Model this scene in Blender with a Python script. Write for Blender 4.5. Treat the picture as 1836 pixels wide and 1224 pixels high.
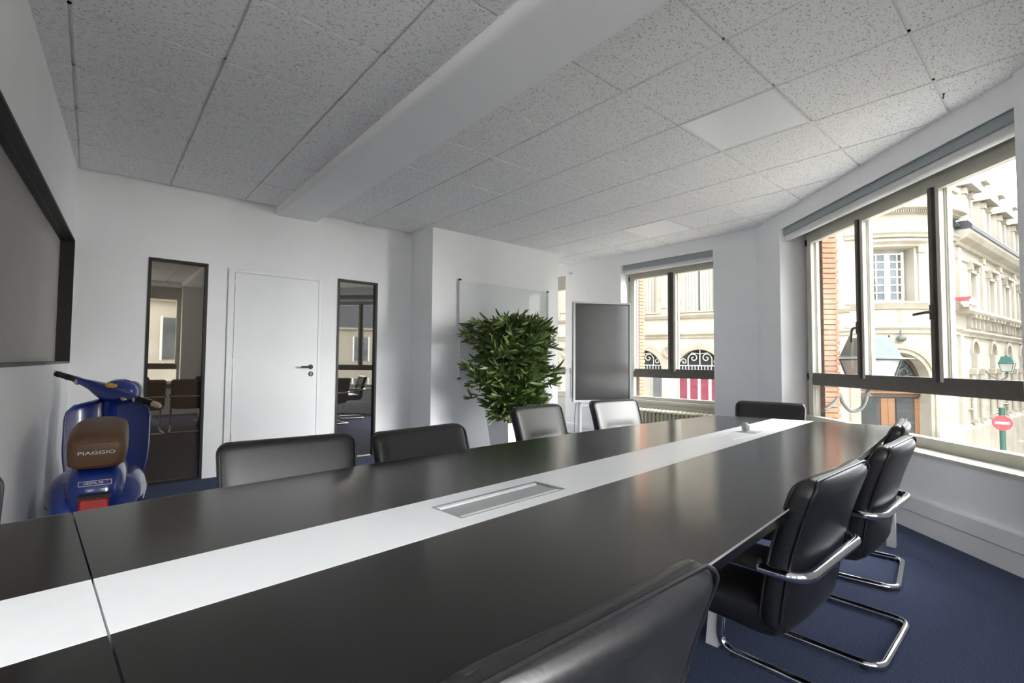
import bpy, bmesh, math, random
from mathutils import Vector, Matrix
random.seed(7)
S = bpy.context.scene
COL = S.collection
for o in list(bpy.data.objects): bpy.data.objects.remove(o)

# ------------------------------------------------------------------ camera
CZ = 1.11                                   # eye height above the carpet
YAW, PITCH, ROLL, FPX = 0.710848, 0.0416625, 0.0074306, 871.087
cyw, syw, cp, sp = math.cos(YAW), math.sin(YAW), math.cos(PITCH), math.sin(PITCH)
FW = Vector((syw*cp, cyw*cp, sp)); R0 = Vector((cyw, -syw, 0)); U0 = R0.cross(FW)
RT = math.cos(ROLL)*R0 + math.sin(ROLL)*U0; UP = -math.sin(ROLL)*R0 + math.cos(ROLL)*U0
cam_d = bpy.data.cameras.new('camera'); cam = bpy.data.objects.new('camera', cam_d); COL.objects.link(cam)
cam_d.sensor_width = 36; cam_d.lens = FPX/1836*36; cam_d.clip_start = 0.02; cam_d.clip_end = 400
cam.matrix_world = Matrix(((RT.x, UP.x, -FW.x, 0), (RT.y, UP.y, -FW.y, 0), (RT.z, UP.z, -FW.z, CZ), (0, 0, 0, 1)))
S.camera = cam
def ray(px, py): return (px-918)/FPX*RT + (612-py)/FPX*UP + FW

# ------------------------------------------------------------------ light
W = bpy.data.worlds.new('sky'); S.world = W; W.use_nodes = True
bg = W.node_tree.nodes['Background']; bg.inputs[0].default_value = (0.93, 0.965, 1.0, 1); bg.inputs[1].default_value = 3.2
sun_d = bpy.data.lights.new('hazy_sun', 'SUN'); sun = bpy.data.objects.new('hazy_sun', sun_d); COL.objects.link(sun)
sun_d.energy = 10.0; sun_d.angle = math.radians(66); sun_d.color = (1.0, .985, .96)
SUN_FROM = Vector((.66, -.75, .38)).normalized(); sun.rotation_euler = SUN_FROM.to_track_quat('Z', 'Y').to_euler()
S.cycles.max_bounces = 16; S.cycles.diffuse_bounces = 8
S.view_settings.view_transform = 'Standard'; S.view_settings.look = 'None'
S.view_settings.gamma = 1.0; S.view_settings.use_curve_mapping = False
S.view_settings.exposure = 1.76

# ------------------------------------------------------------------ materials
MATS = {}
def mat(name, col=(.8, .8, .8), rough=.5, metal=0.0, spec=.5, **k):
    m = bpy.data.materials.new(name); m.use_nodes = True
    b = m.node_tree.nodes['Principled BSDF']
    b.inputs['Base Color'].default_value = (*col, 1); b.inputs['Roughness'].default_value = rough
    b.inputs['Metallic'].default_value = metal; b.inputs['Specular IOR Level'].default_value = spec
    for kk, v in k.items(): b.inputs[kk].default_value = v
    MATS[name] = m; return m
def noisy(m, scale, c0, c1, lo=.35, hi=.65, bump=0, dist=.002, detail=4, stretch=(1, 1, 1), coord='pos', rough=.6):
    nt = m.node_tree; N = nt.nodes; L = nt.links; b = N['Principled BSDF']
    if coord == 'pos': src = N.new('ShaderNodeNewGeometry').outputs['Position']
    else: src = N.new('ShaderNodeTexCoord').outputs['Object']
    mp = N.new('ShaderNodeMapping'); mp.inputs['Scale'].default_value = stretch; L.new(src, mp.inputs[0])
    nz = N.new('ShaderNodeTexNoise'); nz.inputs['Scale'].default_value = scale; nz.inputs['Detail'].default_value = detail; nz.inputs['Roughness'].default_value = rough
    L.new(mp.outputs[0], nz.inputs['Vector'])
    cr = N.new('ShaderNodeValToRGB'); e = cr.color_ramp.elements
    e[0].position = lo; e[1].position = hi; e[0].color = (*c0, 1); e[1].color = (*c1, 1)
    L.new(nz.outputs['Fac'], cr.inputs[0]); L.new(cr.outputs[0], b.inputs['Base Color'])
    if bump:
        bp = N.new('ShaderNodeBump'); bp.inputs['Strength'].default_value = bump; bp.inputs['Distance'].default_value = dist
        L.new(nz.outputs['Fac'], bp.inputs['Height']); L.new(bp.outputs[0], b.inputs['Normal'])
    return m
noisy(mat('wall_paint', rough=.75, spec=.3), 3, (.86, .86, .865), (.885, .885, .89))
noisy(mat('ceiling_fissured', rough=.95, spec=.1), 130, (.44, .43, .42), (.85, .845, .84), .35, .43, .15, .0015, 3, (.5, 1, 1))
noisy(mat('tee_white', rough=.5), 5, (.74, .74, .73), (.78, .78, .77))
noisy(mat('carpet', rough=1.0, spec=.05), 260, (.030, .037, .066), (.125, .150, .250), .34, .68, .8, .004, 3)
noisy(mat('table_black', rough=.18, spec=.6), 90, (.007, .0065, .006), (.010, .009, .0085), stretch=(1, 1, 1))
noisy(mat('laminate_white', rough=.32), 20, (.86, .87, .885), (.88, .89, .905))
noisy(mat('leather', rough=.36, spec=.5), 140, (.010, .010, .011), (.018, .018, .020), bump=.12, dist=.0015, coord='obj')
noisy(mat('chrome', metal=1.0, rough=.09), 6, (.72, .72, .74), (.80, .80, .82))
noisy(mat('brushed_metal', metal=.85, rough=.38), 60, (.50, .51, .53), (.56, .57, .59), stretch=(1, 12, 1))
noisy(mat('black_plastic', rough=.42), 40, (.012, .012, .012), (.02, .02, .02))
noisy(mat('black_frame', rough=.5), 30, (.010, .009, .008), (.016, .014, .012))
noisy(mat('white_plastic', rough=.4), 12, (.76, .76, .76), (.80, .80, .80))
noisy(mat('grey_metal', rough=.45, metal=.2), 12, (.40, .41, .41), (.45, .46, .46))
noisy(mat('window_frame', rough=.45), 14, (.50, .485, .415), (.54, .52, .445))
noisy(mat('frame_shaded', rough=.5), 14, (.085, .078, .066), (.105, .096, .082))  # darkened copy of the frame colour, for members standing against the light
noisy(mat('sill_beige', rough=.5), 14, (.50, .49, .42), (.54, .53, .46))
noisy(mat('apron_cream', rough=.55), 14, (.62, .61, .53), (.66, .65, .57))
noisy(mat('blind_fabric', rough=.8), 90, (.30, .335, .345), (.34, .375, .385))
noisy(mat('blind_tube', rough=.5), 30, (.60, .60, .59), (.66, .66, .65))
noisy(mat('door_paint', rough=.45), 3, (.86, .865, .875), (.885, .89, .90))
noisy(mat('radiator_cream', rough=.5), 20, (.60, .57, .42), (.66, .63, .48))
noisy(mat('frosted_panel', rough=.55, spec=.35), 2, (.37, .355, .33), (.40, .385, .36))
noisy(mat('screen_glass', rough=.17, spec=.9), 2, (.040, .040, .043), (.046, .046, .050))
noisy(mat('scooter_blue', rough=.22, **{'Coat Weight': .6, 'Coat Roughness': .08}), 5, (.004, .022, .19), (.006, .028, .22))
noisy(mat('seat_brown', rough=.5), 60, (.10, .048, .022), (.135, .066, .032), bump=.1, dist=.001, coord='obj')
noisy(mat('rubber', rough=.85), 60, (.012, .012, .012), (.022, .022, .022))
noisy(mat('tail_red', rough=.18), 20, (.42, .004, .006), (.52, .006, .008))
noisy(mat('amber_lens', rough=.25), 20, (.55, .33, .06), (.62, .40, .10))
noisy(mat('silver_trim', rough=.25, metal=.9), 20, (.55, .53, .45), (.65, .62, .52))
noisy(mat('bone', rough=.5), 20, (.50, .44, .28), (.58, .52, .34))
noisy(mat('pot_white', rough=.4), 10, (.76, .77, .78), (.80, .81, .82))
noisy(mat('soil', rough=1), 80, (.03, .022, .015), (.07, .05, .035))
noisy(mat('leaf', rough=.45), 14, (.036, .075, .013), (.125, .185, .042))
noisy(mat('leaf_tip', rough=.45), 14, (.085, .145, .025), (.18, .25, .065))
noisy(mat('bamboo_stalk', rough=.5), 10, (.16, .15, .05), (.24, .21, .08))
noisy(mat('stone', rough=.85), 1.2, (.285, .262, .213), (.33, .306, .257), detail=8)
noisy(mat('stone_trim', rough=.85), 1.6, (.225, .200, .150), (.31, .282, .232), .3, .6, detail=8)
noisy(mat('stone_pink', rough=.85), 1.2, (.36, .305, .25), (.41, .36, .305), detail=8)
noisy(mat('stone_shade', rough=.9), 2, (.30, .285, .25), (.36, .34, .30))
noisy(mat('slate', rough=.6), 9, (.018, .021, .026), (.035, .039, .046))
noisy(mat('brick', rough=.85), 30, (.25, .095, .052), (.36, .155, .088), .3, .7)
noisy(mat('mortar', rough=.95), 40, (.10, .085, .07), (.17, .15, .12))
noisy(mat('brick_wall', rough=.9), 16, (.13, .12, .11), (.18, .165, .15))
noisy(mat('door_wood', rough=.5), 8, (.035, .022, .016), (.052, .034, .025), stretch=(4, 4, 1))
noisy(mat('door_orange', rough=.5), 8, (.15, .068, .026), (.20, .095, .038), stretch=(4, 4, 1))
noisy(mat('dark_pane', rough=.25, spec=.25), 2, (.022, .025, .025), (.04, .044, .044))
noisy(mat('pane_grey', rough=.25, spec=.25), 1.5, (.075, .088, .096), (.14, .155, .165))
noisy(mat('pane_brown', rough=.25, spec=.25), 1.5, (.06, .052, .036), (.10, .085, .06))
noisy(mat('red_door', rough=.5), 5, (.16, .025, .045), (.21, .04, .06))
noisy(mat('shutter', rough=.7), 4, (.32, .295, .255), (.37, .345, .30))
noisy(mat('white_iron', rough=.5), 6, (.78, .78, .76), (.84, .84, .82))
noisy(mat('lamp_green', rough=.6), 7, (.040, .060, .057), (.055, .078, .074))
noisy(mat('deep_green', rough=.5), 7, (.012, .06, .045), (.02, .08, .06))
noisy(mat('iron_grey', rough=.6), 7, (.06, .065, .058), (.085, .09, .08))
noisy(mat('lamp_glass', rough=.4), 5, (.30, .31, .30), (.36, .37, .36))
noisy(mat('sign_red', rough=.4), 8, (.52, .035, .045), (.60, .05, .06))
noisy(mat('sign_blue', rough=.4), 8, (.20, .32, .62), (.26, .38, .68))
noisy(mat('asphalt', rough=.95), 8, (.31, .29, .25), (.37, .35, .305))
noisy(mat('pavement', rough=.95), 5, (.42, .39, .34), (.52, .48, .42))
noisy(mat('cable_black', rough=.6), 20, (.015, .015, .015), (.03, .03, .03))
noisy(mat('plaster_outer', rough=.9), 1.5, (.48, .45, .39), (.55, .52, .46))
noisy(mat('chimney_pot', rough=.9), 12, (.35, .15, .09), (.42, .20, .12))

def glass_mat(name, tint, refl):
    m = bpy.data.materials.new(name); m.use_nodes = True; nt = m.node_tree; nt.nodes.clear(); N = nt.nodes; L = nt.links
    out = N.new('ShaderNodeOutputMaterial'); tr = N.new('ShaderNodeBsdfTransparent'); gl = N.new('ShaderNodeBsdfGlossy')
    tr.inputs[0].default_value = (*tint, 1); gl.inputs['Roughness'].default_value = .01; gl.inputs[0].default_value = (1, 1, 1, 1)
    lw = N.new('ShaderNodeLayerWeight'); lw.inputs[0].default_value = .5; pw = N.new('ShaderNodeMath'); pw.operation = 'POWER'; pw.inputs[1].default_value = 5
    L.new(lw.outputs['Facing'], pw.inputs[0]); fr = N.new('ShaderNodeMath'); fr.operation = 'MULTIPLY_ADD'; fr.inputs[1].default_value = .8; fr.inputs[2].default_value = refl; L.new(pw.outputs[0], fr.inputs[0]); mx = N.new('ShaderNodeMixShader')
    L.new(fr.outputs[0], mx.inputs[0]); L.new(tr.outputs[0], mx.inputs[1]); L.new(gl.outputs[0], mx.inputs[2]); L.new(mx.outputs[0], out.inputs[0])
    MATS[name] = m
glass_mat('clear_glass', (.98, .985, .98), .02)
def dark_glass(name, base, refl, tint):
    m = bpy.data.materials.new(name); m.use_nodes = True; nt = m.node_tree; nt.nodes.clear(); N = nt.nodes; L = nt.links
    out = N.new('ShaderNodeOutputMaterial'); df = N.new('ShaderNodeBsdfDiffuse'); gl = N.new('ShaderNodeBsdfGlossy')
    nz = N.new('ShaderNodeTexNoise'); nz.inputs['Scale'].default_value = 1.5
    cr = N.new('ShaderNodeValToRGB'); cr.color_ramp.elements[0].color = (*[c*.9 for c in base], 1); cr.color_ramp.elements[1].color = (*base, 1)
    L.new(nz.outputs[0], cr.inputs[0]); L.new(cr.outputs[0], df.inputs[0])
    gl.inputs['Roughness'].default_value = .012; gl.inputs[0].default_value = (*tint, 1)
    mx = N.new('ShaderNodeMixShader'); mx.inputs[0].default_value = refl
    L.new(df.outputs[0], mx.inputs[1]); L.new(gl.outputs[0], mx.inputs[2]); L.new(mx.outputs[0], out.inputs[0]); MATS[name] = m
dark_glass('tinted_glass_brown', (.055, .040, .026), .30, (1, .94, .85))
dark_glass('tinted_glass_grey', (.030, .027, .024), .30, (1, .97, .93))
dark_glass('board_glass', (.84, .88, .89), .10, (1, 1, 1))

# ------------------------------------------------------------------ mesh helpers
def link(o, parent=None):
    COL.objects.link(o)
    if parent is not None: o.parent = parent
    return o
def tag(o, label=None, cat=None, group=None, kind=None):
    for k, v in (('label', label), ('category', cat), ('group', group), ('kind', kind)):
        if v: o[k] = v
    return o
def empty(name, loc=(0, 0, 0), rz=0, label=None, cat=None, group=None, kind=None, parent=None):
    o = bpy.data.objects.new(name, None); o.location = loc; o.rotation_euler = (0, 0, rz); o.empty_display_size = .1
    link(o, parent); return tag(o, label, cat, group, kind)
def fillet(pts, r, n=6):
    pts = [Vector(p) for p in pts]; out = [pts[0]]
    for i in range(1, len(pts)-1):
        a, b, c = pts[i-1], pts[i], pts[i+1]
        d1 = (a-b); d2 = (c-b); rr = min(r, d1.length*.49, d2.length*.49)
        p = b+d1.normalized()*rr; q = b+d2.normalized()*rr
        for k in range(n+1):
            t = k/n; out.append((1-t)**2*p+2*t*(1-t)*b+t*t*q)
    out.append(pts[-1]); return out
FIXN = ()
class MB:
    def __init__(s): s.v = []; s.f = []
    def add(s, vs, fs):
        b = len(s.v); s.v += [tuple(v) for v in vs]; s.f += [tuple(i+b for i in f) for f in fs]; return s
    def box(s, x0, x1, y0, y1, z0, z1):
        return s.add([(x0, y0, z0), (x1, y0, z0), (x1, y1, z0), (x0, y1, z0), (x0, y0, z1), (x1, y0, z1), (x1, y1, z1), (x0, y1, z1)],
                     [(0, 3, 2, 1), (4, 5, 6, 7), (0, 1, 5, 4), (1, 2, 6, 5), (2, 3, 7, 6), (3, 0, 4, 7)])
    def hexa(s, p): return s.add(p, [(0, 3, 2, 1), (4, 5, 6, 7), (0, 1, 5, 4), (1, 2, 6, 5), (2, 3, 7, 6), (3, 0, 4, 7)])
    def prism(s, poly, z0, z1):
        n = len(poly); vs = [(x, y, z0) for x, y in poly]+[(x, y, z1) for x, y in poly]
        return s.add(vs, [tuple(range(n))[::-1], tuple(range(n, 2*n))]+[(i, (i+1) % n, n+(i+1) % n, n+i) for i in range(n)])
    def loft(s, rings, caps=True, closed=True):
        n = len(rings[0]); vs = [p for r in rings for p in r]; fs = []
        for i in range(len(rings)-1):
            for j in range(n if closed else n-1):
                k = (j+1) % n; fs.append((i*n+j, i*n+k, (i+1)*n+k, (i+1)*n+j))
        if caps and closed: fs += [tuple(range(n))[::-1], tuple(range((len(rings)-1)*n, len(rings)*n))]
        return s.add(vs, fs)
    def tube(s, path, r, n=10, closed=False, radii=None):
        P = [Vector(p) for p in path]; rings = []; m = len(P)
        t0 = (P[1]-P[0]).normalized(); ref = Vector((0, 0, 1)) if abs(t0.z) < .9 else Vector((1, 0, 0))
        nrm = (ref-t0*ref.dot(t0)).normalized()
        for i in range(m):
            if closed: t = (P[(i+1) % m]-P[i-1]).normalized()
            else: t = (P[min(i+1, m-1)]-P[max(i-1, 0)]).normalized()
            nrm = (nrm-t*nrm.dot(t)).normalized(); bn = t.cross(nrm); rr = radii[i] if radii else r
            rings.append([P[i]+rr*(math.cos(2*math.pi*k/n)*nrm+math.sin(2*math.pi*k/n)*bn) for k in range(n)])
        if closed: rings.append(rings[0])
        return s.loft(rings, caps=not closed)
    def lathe(s, prof, n=20, c=(0, 0, 0), M=None):
        rings = []
        for r, z in prof:
            ring = [Vector((r*math.cos(2*math.pi*k/n), r*math.sin(2*math.pi*k/n), z)) for k in range(n)]
            if M is not None: ring = [M @ p for p in ring]
            rings.append([p+Vector(c) for p in ring])
        return s.loft(rings)
    def ell(s, c, rx, ry, rz, n=20, m=12, e=1.0):
        rings = []
        for i in range(m+1):
            a = -math.pi/2+math.pi*i/m; ca = max(math.cos(a), .02)
            rings.append([(c[0]+rx*ca*math.copysign(abs(math.cos(t))**e, math.cos(t)), c[1]+ry*ca*math.copysign(abs(math.sin(t))**e, math.sin(t)), c[2]+rz*math.sin(a)) for t in [2*math.pi*k/n for k in range(n)]])
        return s.loft(rings)
    def build(s, name, m, parent=None, smooth=None, bevel=None, kind=None, fixn=True):
        me = bpy.data.meshes.new(name); me.from_pydata(s.v, [], s.f); me.update()
        if m in FIXN or fixn:
            b_ = bmesh.new(); b_.from_mesh(me); bmesh.ops.recalc_face_normals(b_, faces=b_.faces); b_.to_mesh(me); b_.free()
        o = bpy.data.objects.new(name, me); link(o, parent); me.materials.append(MATS[m])
        if smooth is not None:
            me.polygons.foreach_set('use_smooth', [True]*len(me.polygons)); me.set_sharp_from_angle(angle=math.radians(smooth))
        if bevel:
            b = o.modifiers.new('bevel', 'BEVEL'); b.width = bevel; b.segments = 2; b.limit_method = 'ANGLE'; b.angle_limit = math.radians(40)
        if kind: o['kind'] = kind
        return o
def box_obj(name, m, parent, x0, x1, y0, y1, z0, z1, bevel=None, kind=None):
    return MB().box(x0, x1, y0, y1, z0, z1).build(name, m, parent, bevel=bevel, kind=kind)
def text_obj(name, body, size, m, parent, M, extrude=.001):
    c = bpy.data.curves.new(name, 'FONT'); c.body = body; c.size = size; c.extrude = extrude; c.align_x = 'CENTER'; c.align_y = 'CENTER'; c.resolution_u = 3
    t = bpy.data.objects.new(name, c); COL.objects.link(t)
    me = bpy.data.meshes.new_from_object(t.evaluated_get(bpy.context.evaluated_depsgraph_get()))
    bpy.data.objects.remove(t); bpy.data.curves.remove(c)
    o = bpy.data.objects.new(name, me); me.materials.clear(); me.materials.append(MATS[m]); link(o, parent); o.matrix_local = M; return o
def copy_tree(o, parent=None):
    c = o.copy(); COL.objects.link(c); c.parent = parent
    for ch in o.children: copy_tree(ch, c)
    return c

# ------------------------------------------------------------------ the room
ZC = 2.672
CA = Vector((5.125, 1.699, 0)); CD = Vector((-.678519, -.734583, 0)); CN = Vector((.734583, -.678519, 0))   # angled window wall: start, along, outward
def ch(t, off, z=0): return CA+CD*t+CN*off+Vector((0, 0, z))
LW0, LW1 = Vector((-.305, 2.20)), Vector((-.146, 5.35))                                                   # left wall line
def wall(name, p0, p1, thick, holes=(), z0=0, z1=ZC+.25, m='wall_paint'):
    """slab from p0 to p1; the room is on the left of p0->p1, thickness grows to the right"""
    p0 = Vector((p0[0], p0[1], 0)); p1 = Vector((p1[0], p1[1], 0)); d = (p1-p0); L = d.length; d.normalize(); nr = Vector((d.y, -d.x, 0))
    ss = sorted({0, L, *[h[0] for h in holes], *[h[1] for h in holes]}); zs = sorted({z0, z1, *[h[2] for h in holes], *[h[3] for h in holes]})
    mb = MB()
    for a, b in zip(ss, ss[1:]):
        for c, e in zip(zs, zs[1:]):
            if any(h[0] <= a+1e-6 and b <= h[1]+1e-6 and h[2] <= c+1e-6 and e <= h[3]+1e-6 for h in holes): continue
            q = [p0+d*a, p0+d*b, p0+d*b+nr*thick, p0+d*a+nr*thick]
            mb.hexa([(*v.xy, c) for v in q]+[(*v.xy, e) for v in q])
    return mb.build(name, m, kind='structure')
YB = 5.35
_a, _b = ch(3.85, .20), ch(-.90, .20)
ROOM = [(-2.75, -1.35), (_a.x, -1.35), (_b.x, _b.y), (5.98, 2.4), (5.98, 7.7), (-2.75, 7.7)]
fl = MB().prism(ROOM, -.12, 0).build('floor', 'carpet', kind='structure')
# wall with the door (room is on the -Y side): go from +X to -X
XB0 = 2.95
wall('wall_back', (XB0+.02, YB), (-.40, YB), .18, [(XB0+.02-2.512, XB0+.02-2.04, .0, 2.022), (XB0+.02-1.87, XB0+.02-.968, 0, 2.0), (XB0+.02-.80, XB0+.02-.345, .0, 2.015)])
box_obj('wall_alcove', 'wall_paint', None, XB0, 5.045, 4.85, 7.55, 0, ZC+.25)['kind'] = 'structure'
wl_d = (LW1-LW0).normalized(); LWL = (LW1-LW0).length
# left wall: room on +X side: travel from +Y to -Y has the room on its left
PX0, PX1 = .07, LWL-.12
wall('wall_left', LW1+wl_d*.25, LW0, .30, [(.25+.02, .25+LWL-.25, 1.072, 2.076)])
wall('wall_left_return', LW0, (-2.6, 2.2), .25)
wall('wall_far_left', (-2.6, 2.2), (-2.6, -1.15), .25)
wall('wall_behind', (-2.6, -1.15), (2.50, -1.15), .40, [(2.45, 3.95, .52, 2.58), (.5, 2.0, .52, 2.58)])
# angled window wall: room on the left when going from near end to the corner
TE, TS = 3.87, -.921
pS, pE = ch(TS, 0), ch(TE, 0)
T0, T1 = -.40, 2.085
wall('wall_window_side', pE.xy, pS.xy, .27, [(TE-T1, TE-T0, .517, 2.62)])
wall('wall_right', (5.75, pS.y), (5.75, 7.55), .27, [(2.89-pS.y, 4.275-pS.y, .02, 2.62), (5.36-pS.y, 6.75-pS.y, .02, 2.62)])
wall('wall_end', (5.9, 7.55), (4.9, 7.55), .2)
# outer brick leaf around the two street windows
mb = MB()
for (a, b, c, e) in [(-1.15, -.135, -2.8, 4.2), (1.98, 4.2, -2.8, 4.2), (-.135, 1.98, -2.8, .50), (-.135, 1.98, 2.64, 4.2)]:
    q = [ch(a, .272), ch(b, .272), ch(b, .40), ch(a, .40)]; mb.hexa([(*v.xy, c) for v in q]+[(*v.xy, e) for v in q])
mb.build('wall_outer_corner', 'mortar', kind='structure'); brick_wall = bpy.data.objects['wall_outer_corner']
bm_ = MB().box(-.5, .5, -.5, .5, -.5, .5).build('brick', 'brick'); brick_me = bm_.data; bpy.data.objects.remove(bm_)
rotc = math.atan2(CD.y, CD.x)
for i in range(42):                                                                          # brick reveal seen through the glass
    z = .44+i*.0505
    lng = .150 if i % 2 else .138
    o = bpy.data.objects.new('brick', brick_me); link(o, brick_wall)
    p = ch(-.235, .272+lng/2, z+.02); o.location = p; o.rotation_euler = (0, 0, rotc); o.scale = (.225, lng, .041)
mb = MB(); bs = MB()
for (a, b, c, e) in [(2.2, 3.0, -2.8, 4.2), (4.17, 5.48, -2.8, 4.2), (3.0, 4.17, -2.8, .55), (3.0, 4.17, 2.64, 4.2), (6.65, 7.6, -2.8, 4.2), (5.48, 6.65, 2.64, 4.2), (5.48, 6.65, -2.8, .55)]:
    mb.box(6.022, 6.15, a, b, c, e)
ow = mb.build('wall_outer_side', 'mortar', kind='structure')
for i in range(38):
    l = .012 if i % 2 else 0; bs.box(6.03, 6.16+l, 4.155, 4.21, .56+i*.05, .60+i*.05)
bs.build('brick_reveal', 'brick', ow, kind='stuff')

# ------------------------------------------------------------------ ceiling grid
ceil = MB().prism(ROOM, ZC+.03, ZC+.13).build('ceiling', 'tee_white', kind='structure')
GX, GY = 1.669-.6*8, 1.0715-.6*5
def clip(poly, n, c):                                              # keep n.p <= c
    out = []
    for i, p in enumerate(poly):
        q = poly[(i+1) % len(poly)]; a = n[0]*p[0]+n[1]*p[1]-c; b = n[0]*q[0]+n[1]*q[1]-c
        if a <= 0: out.append(p)
        if (a < 0) != (b < 0): t = a/(a-b); out.append((p[0]+(q[0]-p[0])*t, p[1]+(q[1]-p[1])*t))
    return out
lwn = (-wl_d.y, wl_d.x); lwc = lwn[0]*LW0.x+lwn[1]*LW0.y+.05
def clip_room(poly):
    c = (sum(p[0] for p in poly)/len(poly), sum(p[1] for p in poly)/len(poly))
    poly = clip(poly, (CN.x, CN.y), CA.dot(CN)+.01)
    if poly: poly = clip(poly, (1, 0), 5.755)
    if poly: poly = clip(poly, (0, -1), 1.16)
    if poly and c[1] > 2.2: poly = clip(poly, lwn, lwc)
    if poly and c[1] <= 2.2: poly = clip(poly, (-1, 0), 2.61)
    if poly and c[0] < 2.9: poly = clip(poly, (0, 1), 5.37)
    return poly
LIGHTS = [(9+.0, 5)]
G = .584/2
full = MB().box(-G, G, -G, G, 0, .018).build('ceiling_tile', 'ceiling_fissured'); full_me = full.data; bpy.data.objects.remove(full)
light_cells = {(10, 5): 'recessed square ceiling light panel, switched off, near the angled window', (13, 8): 'recessed square ceiling light panel, switched off, near the portrait display'}
BX0, BX1, BDROP = 1.345, 1.765, .068                                # plastered beam
for i in range(0, 16):
    for j in range(0, 17):
        cx, cy = GX+.6*(i+.5)-.0, GY+.6*(j+.5)
        if cx > 5.05 and cy > 7.6: continue
        if 2.95 < cx < 5.0 and cy > 5.0: continue
        if cy > 5.4 and cx < 3: continue
        if cx < -.5 and cy > 2.3: continue
        if (i, j) in light_cells:
            L = empty('ceiling_light', (cx, cy, ZC), 0, light_cells[(i, j)], 'ceiling light', 'ceiling light panels')
            mb = MB(); h = .294
            mb.box(-h, h, -h, -h+.012, -.003, .02).box(-h, h, h-.012, h, -.003, .02).box(-h, -h+.012, -h+.012, h-.012, -.003, .02).box(h-.012, h, -h+.012, h-.012, -.003, .02)
            mb.build('frame', 'white_plastic', L)
            box_obj('diffuser', 'laminate_white', L, -h+.012, h-.012, -h+.012, h-.012, 0, .02)
            continue
        poly = [(cx-G, cy-G), (cx+G, cy-G), (cx+G, cy+G), (cx-G, cy+G)]
        q = clip_room(poly)
        if q and len(q) == 4 and all(abs(a[0]-b[0])+abs(a[1]-b[1]) < 1e-6 for a, b in zip(q, poly)):
            o = bpy.data.objects.new('ceiling_tile', full_me); o.location = (cx, cy, ZC); link(o, ceil)
        elif q and len(q) > 2: MB().prism(q, ZC, ZC+.018).build('ceiling_tile', 'ceiling_fissured', ceil)
for i in range(0, 17):
    x = GX+.6*i
    q = clip_room([(x-.012, -1.2), (x+.012, -1.2), (x+.012, 7.6 if x > 5 else 5.4), (x-.012, 7.6 if x > 5 else 5.4)])
    if x < -.2: q = clip(q, (0, 1), 2.25) if q else q
    if q and len(q) > 2: MB().prism(q, ZC+.014, ZC+.03).build('tee', 'tee_white', ceil)
for j in range(0, 17):
    y = GY+.6*j
    q = clip_room([(-2.7, y-.012), (5.8, y-.012), (5.8, y+.012), (-2.7, y+.012)]) if y < 5.3 else clip([(4.9, y-.012), (5.8, y-.012), (5.8, y+.012), (4.9, y+.012)], (1, 0), 5.76)
    if q and len(q) > 2: MB().prism(q, ZC+.014, ZC+.03).build('tee', 'tee_white', ceil)
# plastered beam with softly rounded lower edges
rings = []
for y, dx in ((-1.16, -.02), (5.36, .03)):
    pr = [(BX0, ZC+.02), (BX0, ZC-BDROP+.035)]+[(BX0+.035-.035*math.cos(a), ZC-BDROP+.035-.035*math.sin(a)) for a in (.4, .8, 1.2)]+[(BX0+.035, ZC-BDROP), (BX1-.012, ZC-BDROP), (BX1, ZC-BDROP+.012), (BX1, ZC+.02)]
    rings.append([(x+dx, y, z) for x, z in pr])
MB().loft(rings).build('trim_1', 'wall_paint', smooth=40, kind='structure')
# panels above the angled window and above the side window
def chbox(mb, t0, t1, o0, o1, z0, z1):
    q = [ch(t0, o0), ch(t1, o0), ch(t1, o1), ch(t0, o1)]; return mb.hexa([(*v.xy, z0) for v in q]+[(*v.xy, z1) for v in q])
wsd = bpy.data.objects['wall_window_side']; wrt = bpy.data.objects['wall_right']
for a, b in ((T0, .829), (.832, T1)): chbox(MB(), a, b, -.001, .018, 2.512, ZC+.01).build('header_panel', 'wall_paint', wsd)
MB().box(5.749, 5.768, 2.885, 4.28, 2.512, ZC+.01).build('header_panel', 'wall_paint', wrt)
MB().box(5.749, 5.768, 5.355, 6.755, 2.512, ZC+.01).build('header_panel', 'wall_paint', wrt)
# near pier beside the angled window
chbox(MB(), 2.092, 2.45, -.03, .02, 0, ZC+.02).build('wall_pier', 'wall_paint', kind='structure')
# skirting, trunking
chbox(MB(), -.9, 2.08, -.022, .01, 0, .118).build('baseboard_window_side', 'wall_paint', kind='structure')
m_ = MB(); q = [(t, o, z) for t in (-.9, 2.08) for o, z in ((.005, .126), (-.034, .126), (-.034, .218), (-.028, .228), (.005, .236))]
m_.loft([[ch(t, o, z) for t, o, z in q[:5]], [ch(t, o, z) for t, o, z in q[5:]]]).build('trim_2', 'wall_paint', kind='structure')
box_obj('baseboard_right', 'wall_paint', None, 5.725, 5.76, 4.28, 5.35, 0, .10)['kind'] = 'structure'
box_obj('trim_3', 'wall_paint', None, 5.715, 5.76, 4.28, 5.35, .105, .15)['kind'] = 'structure'

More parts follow.
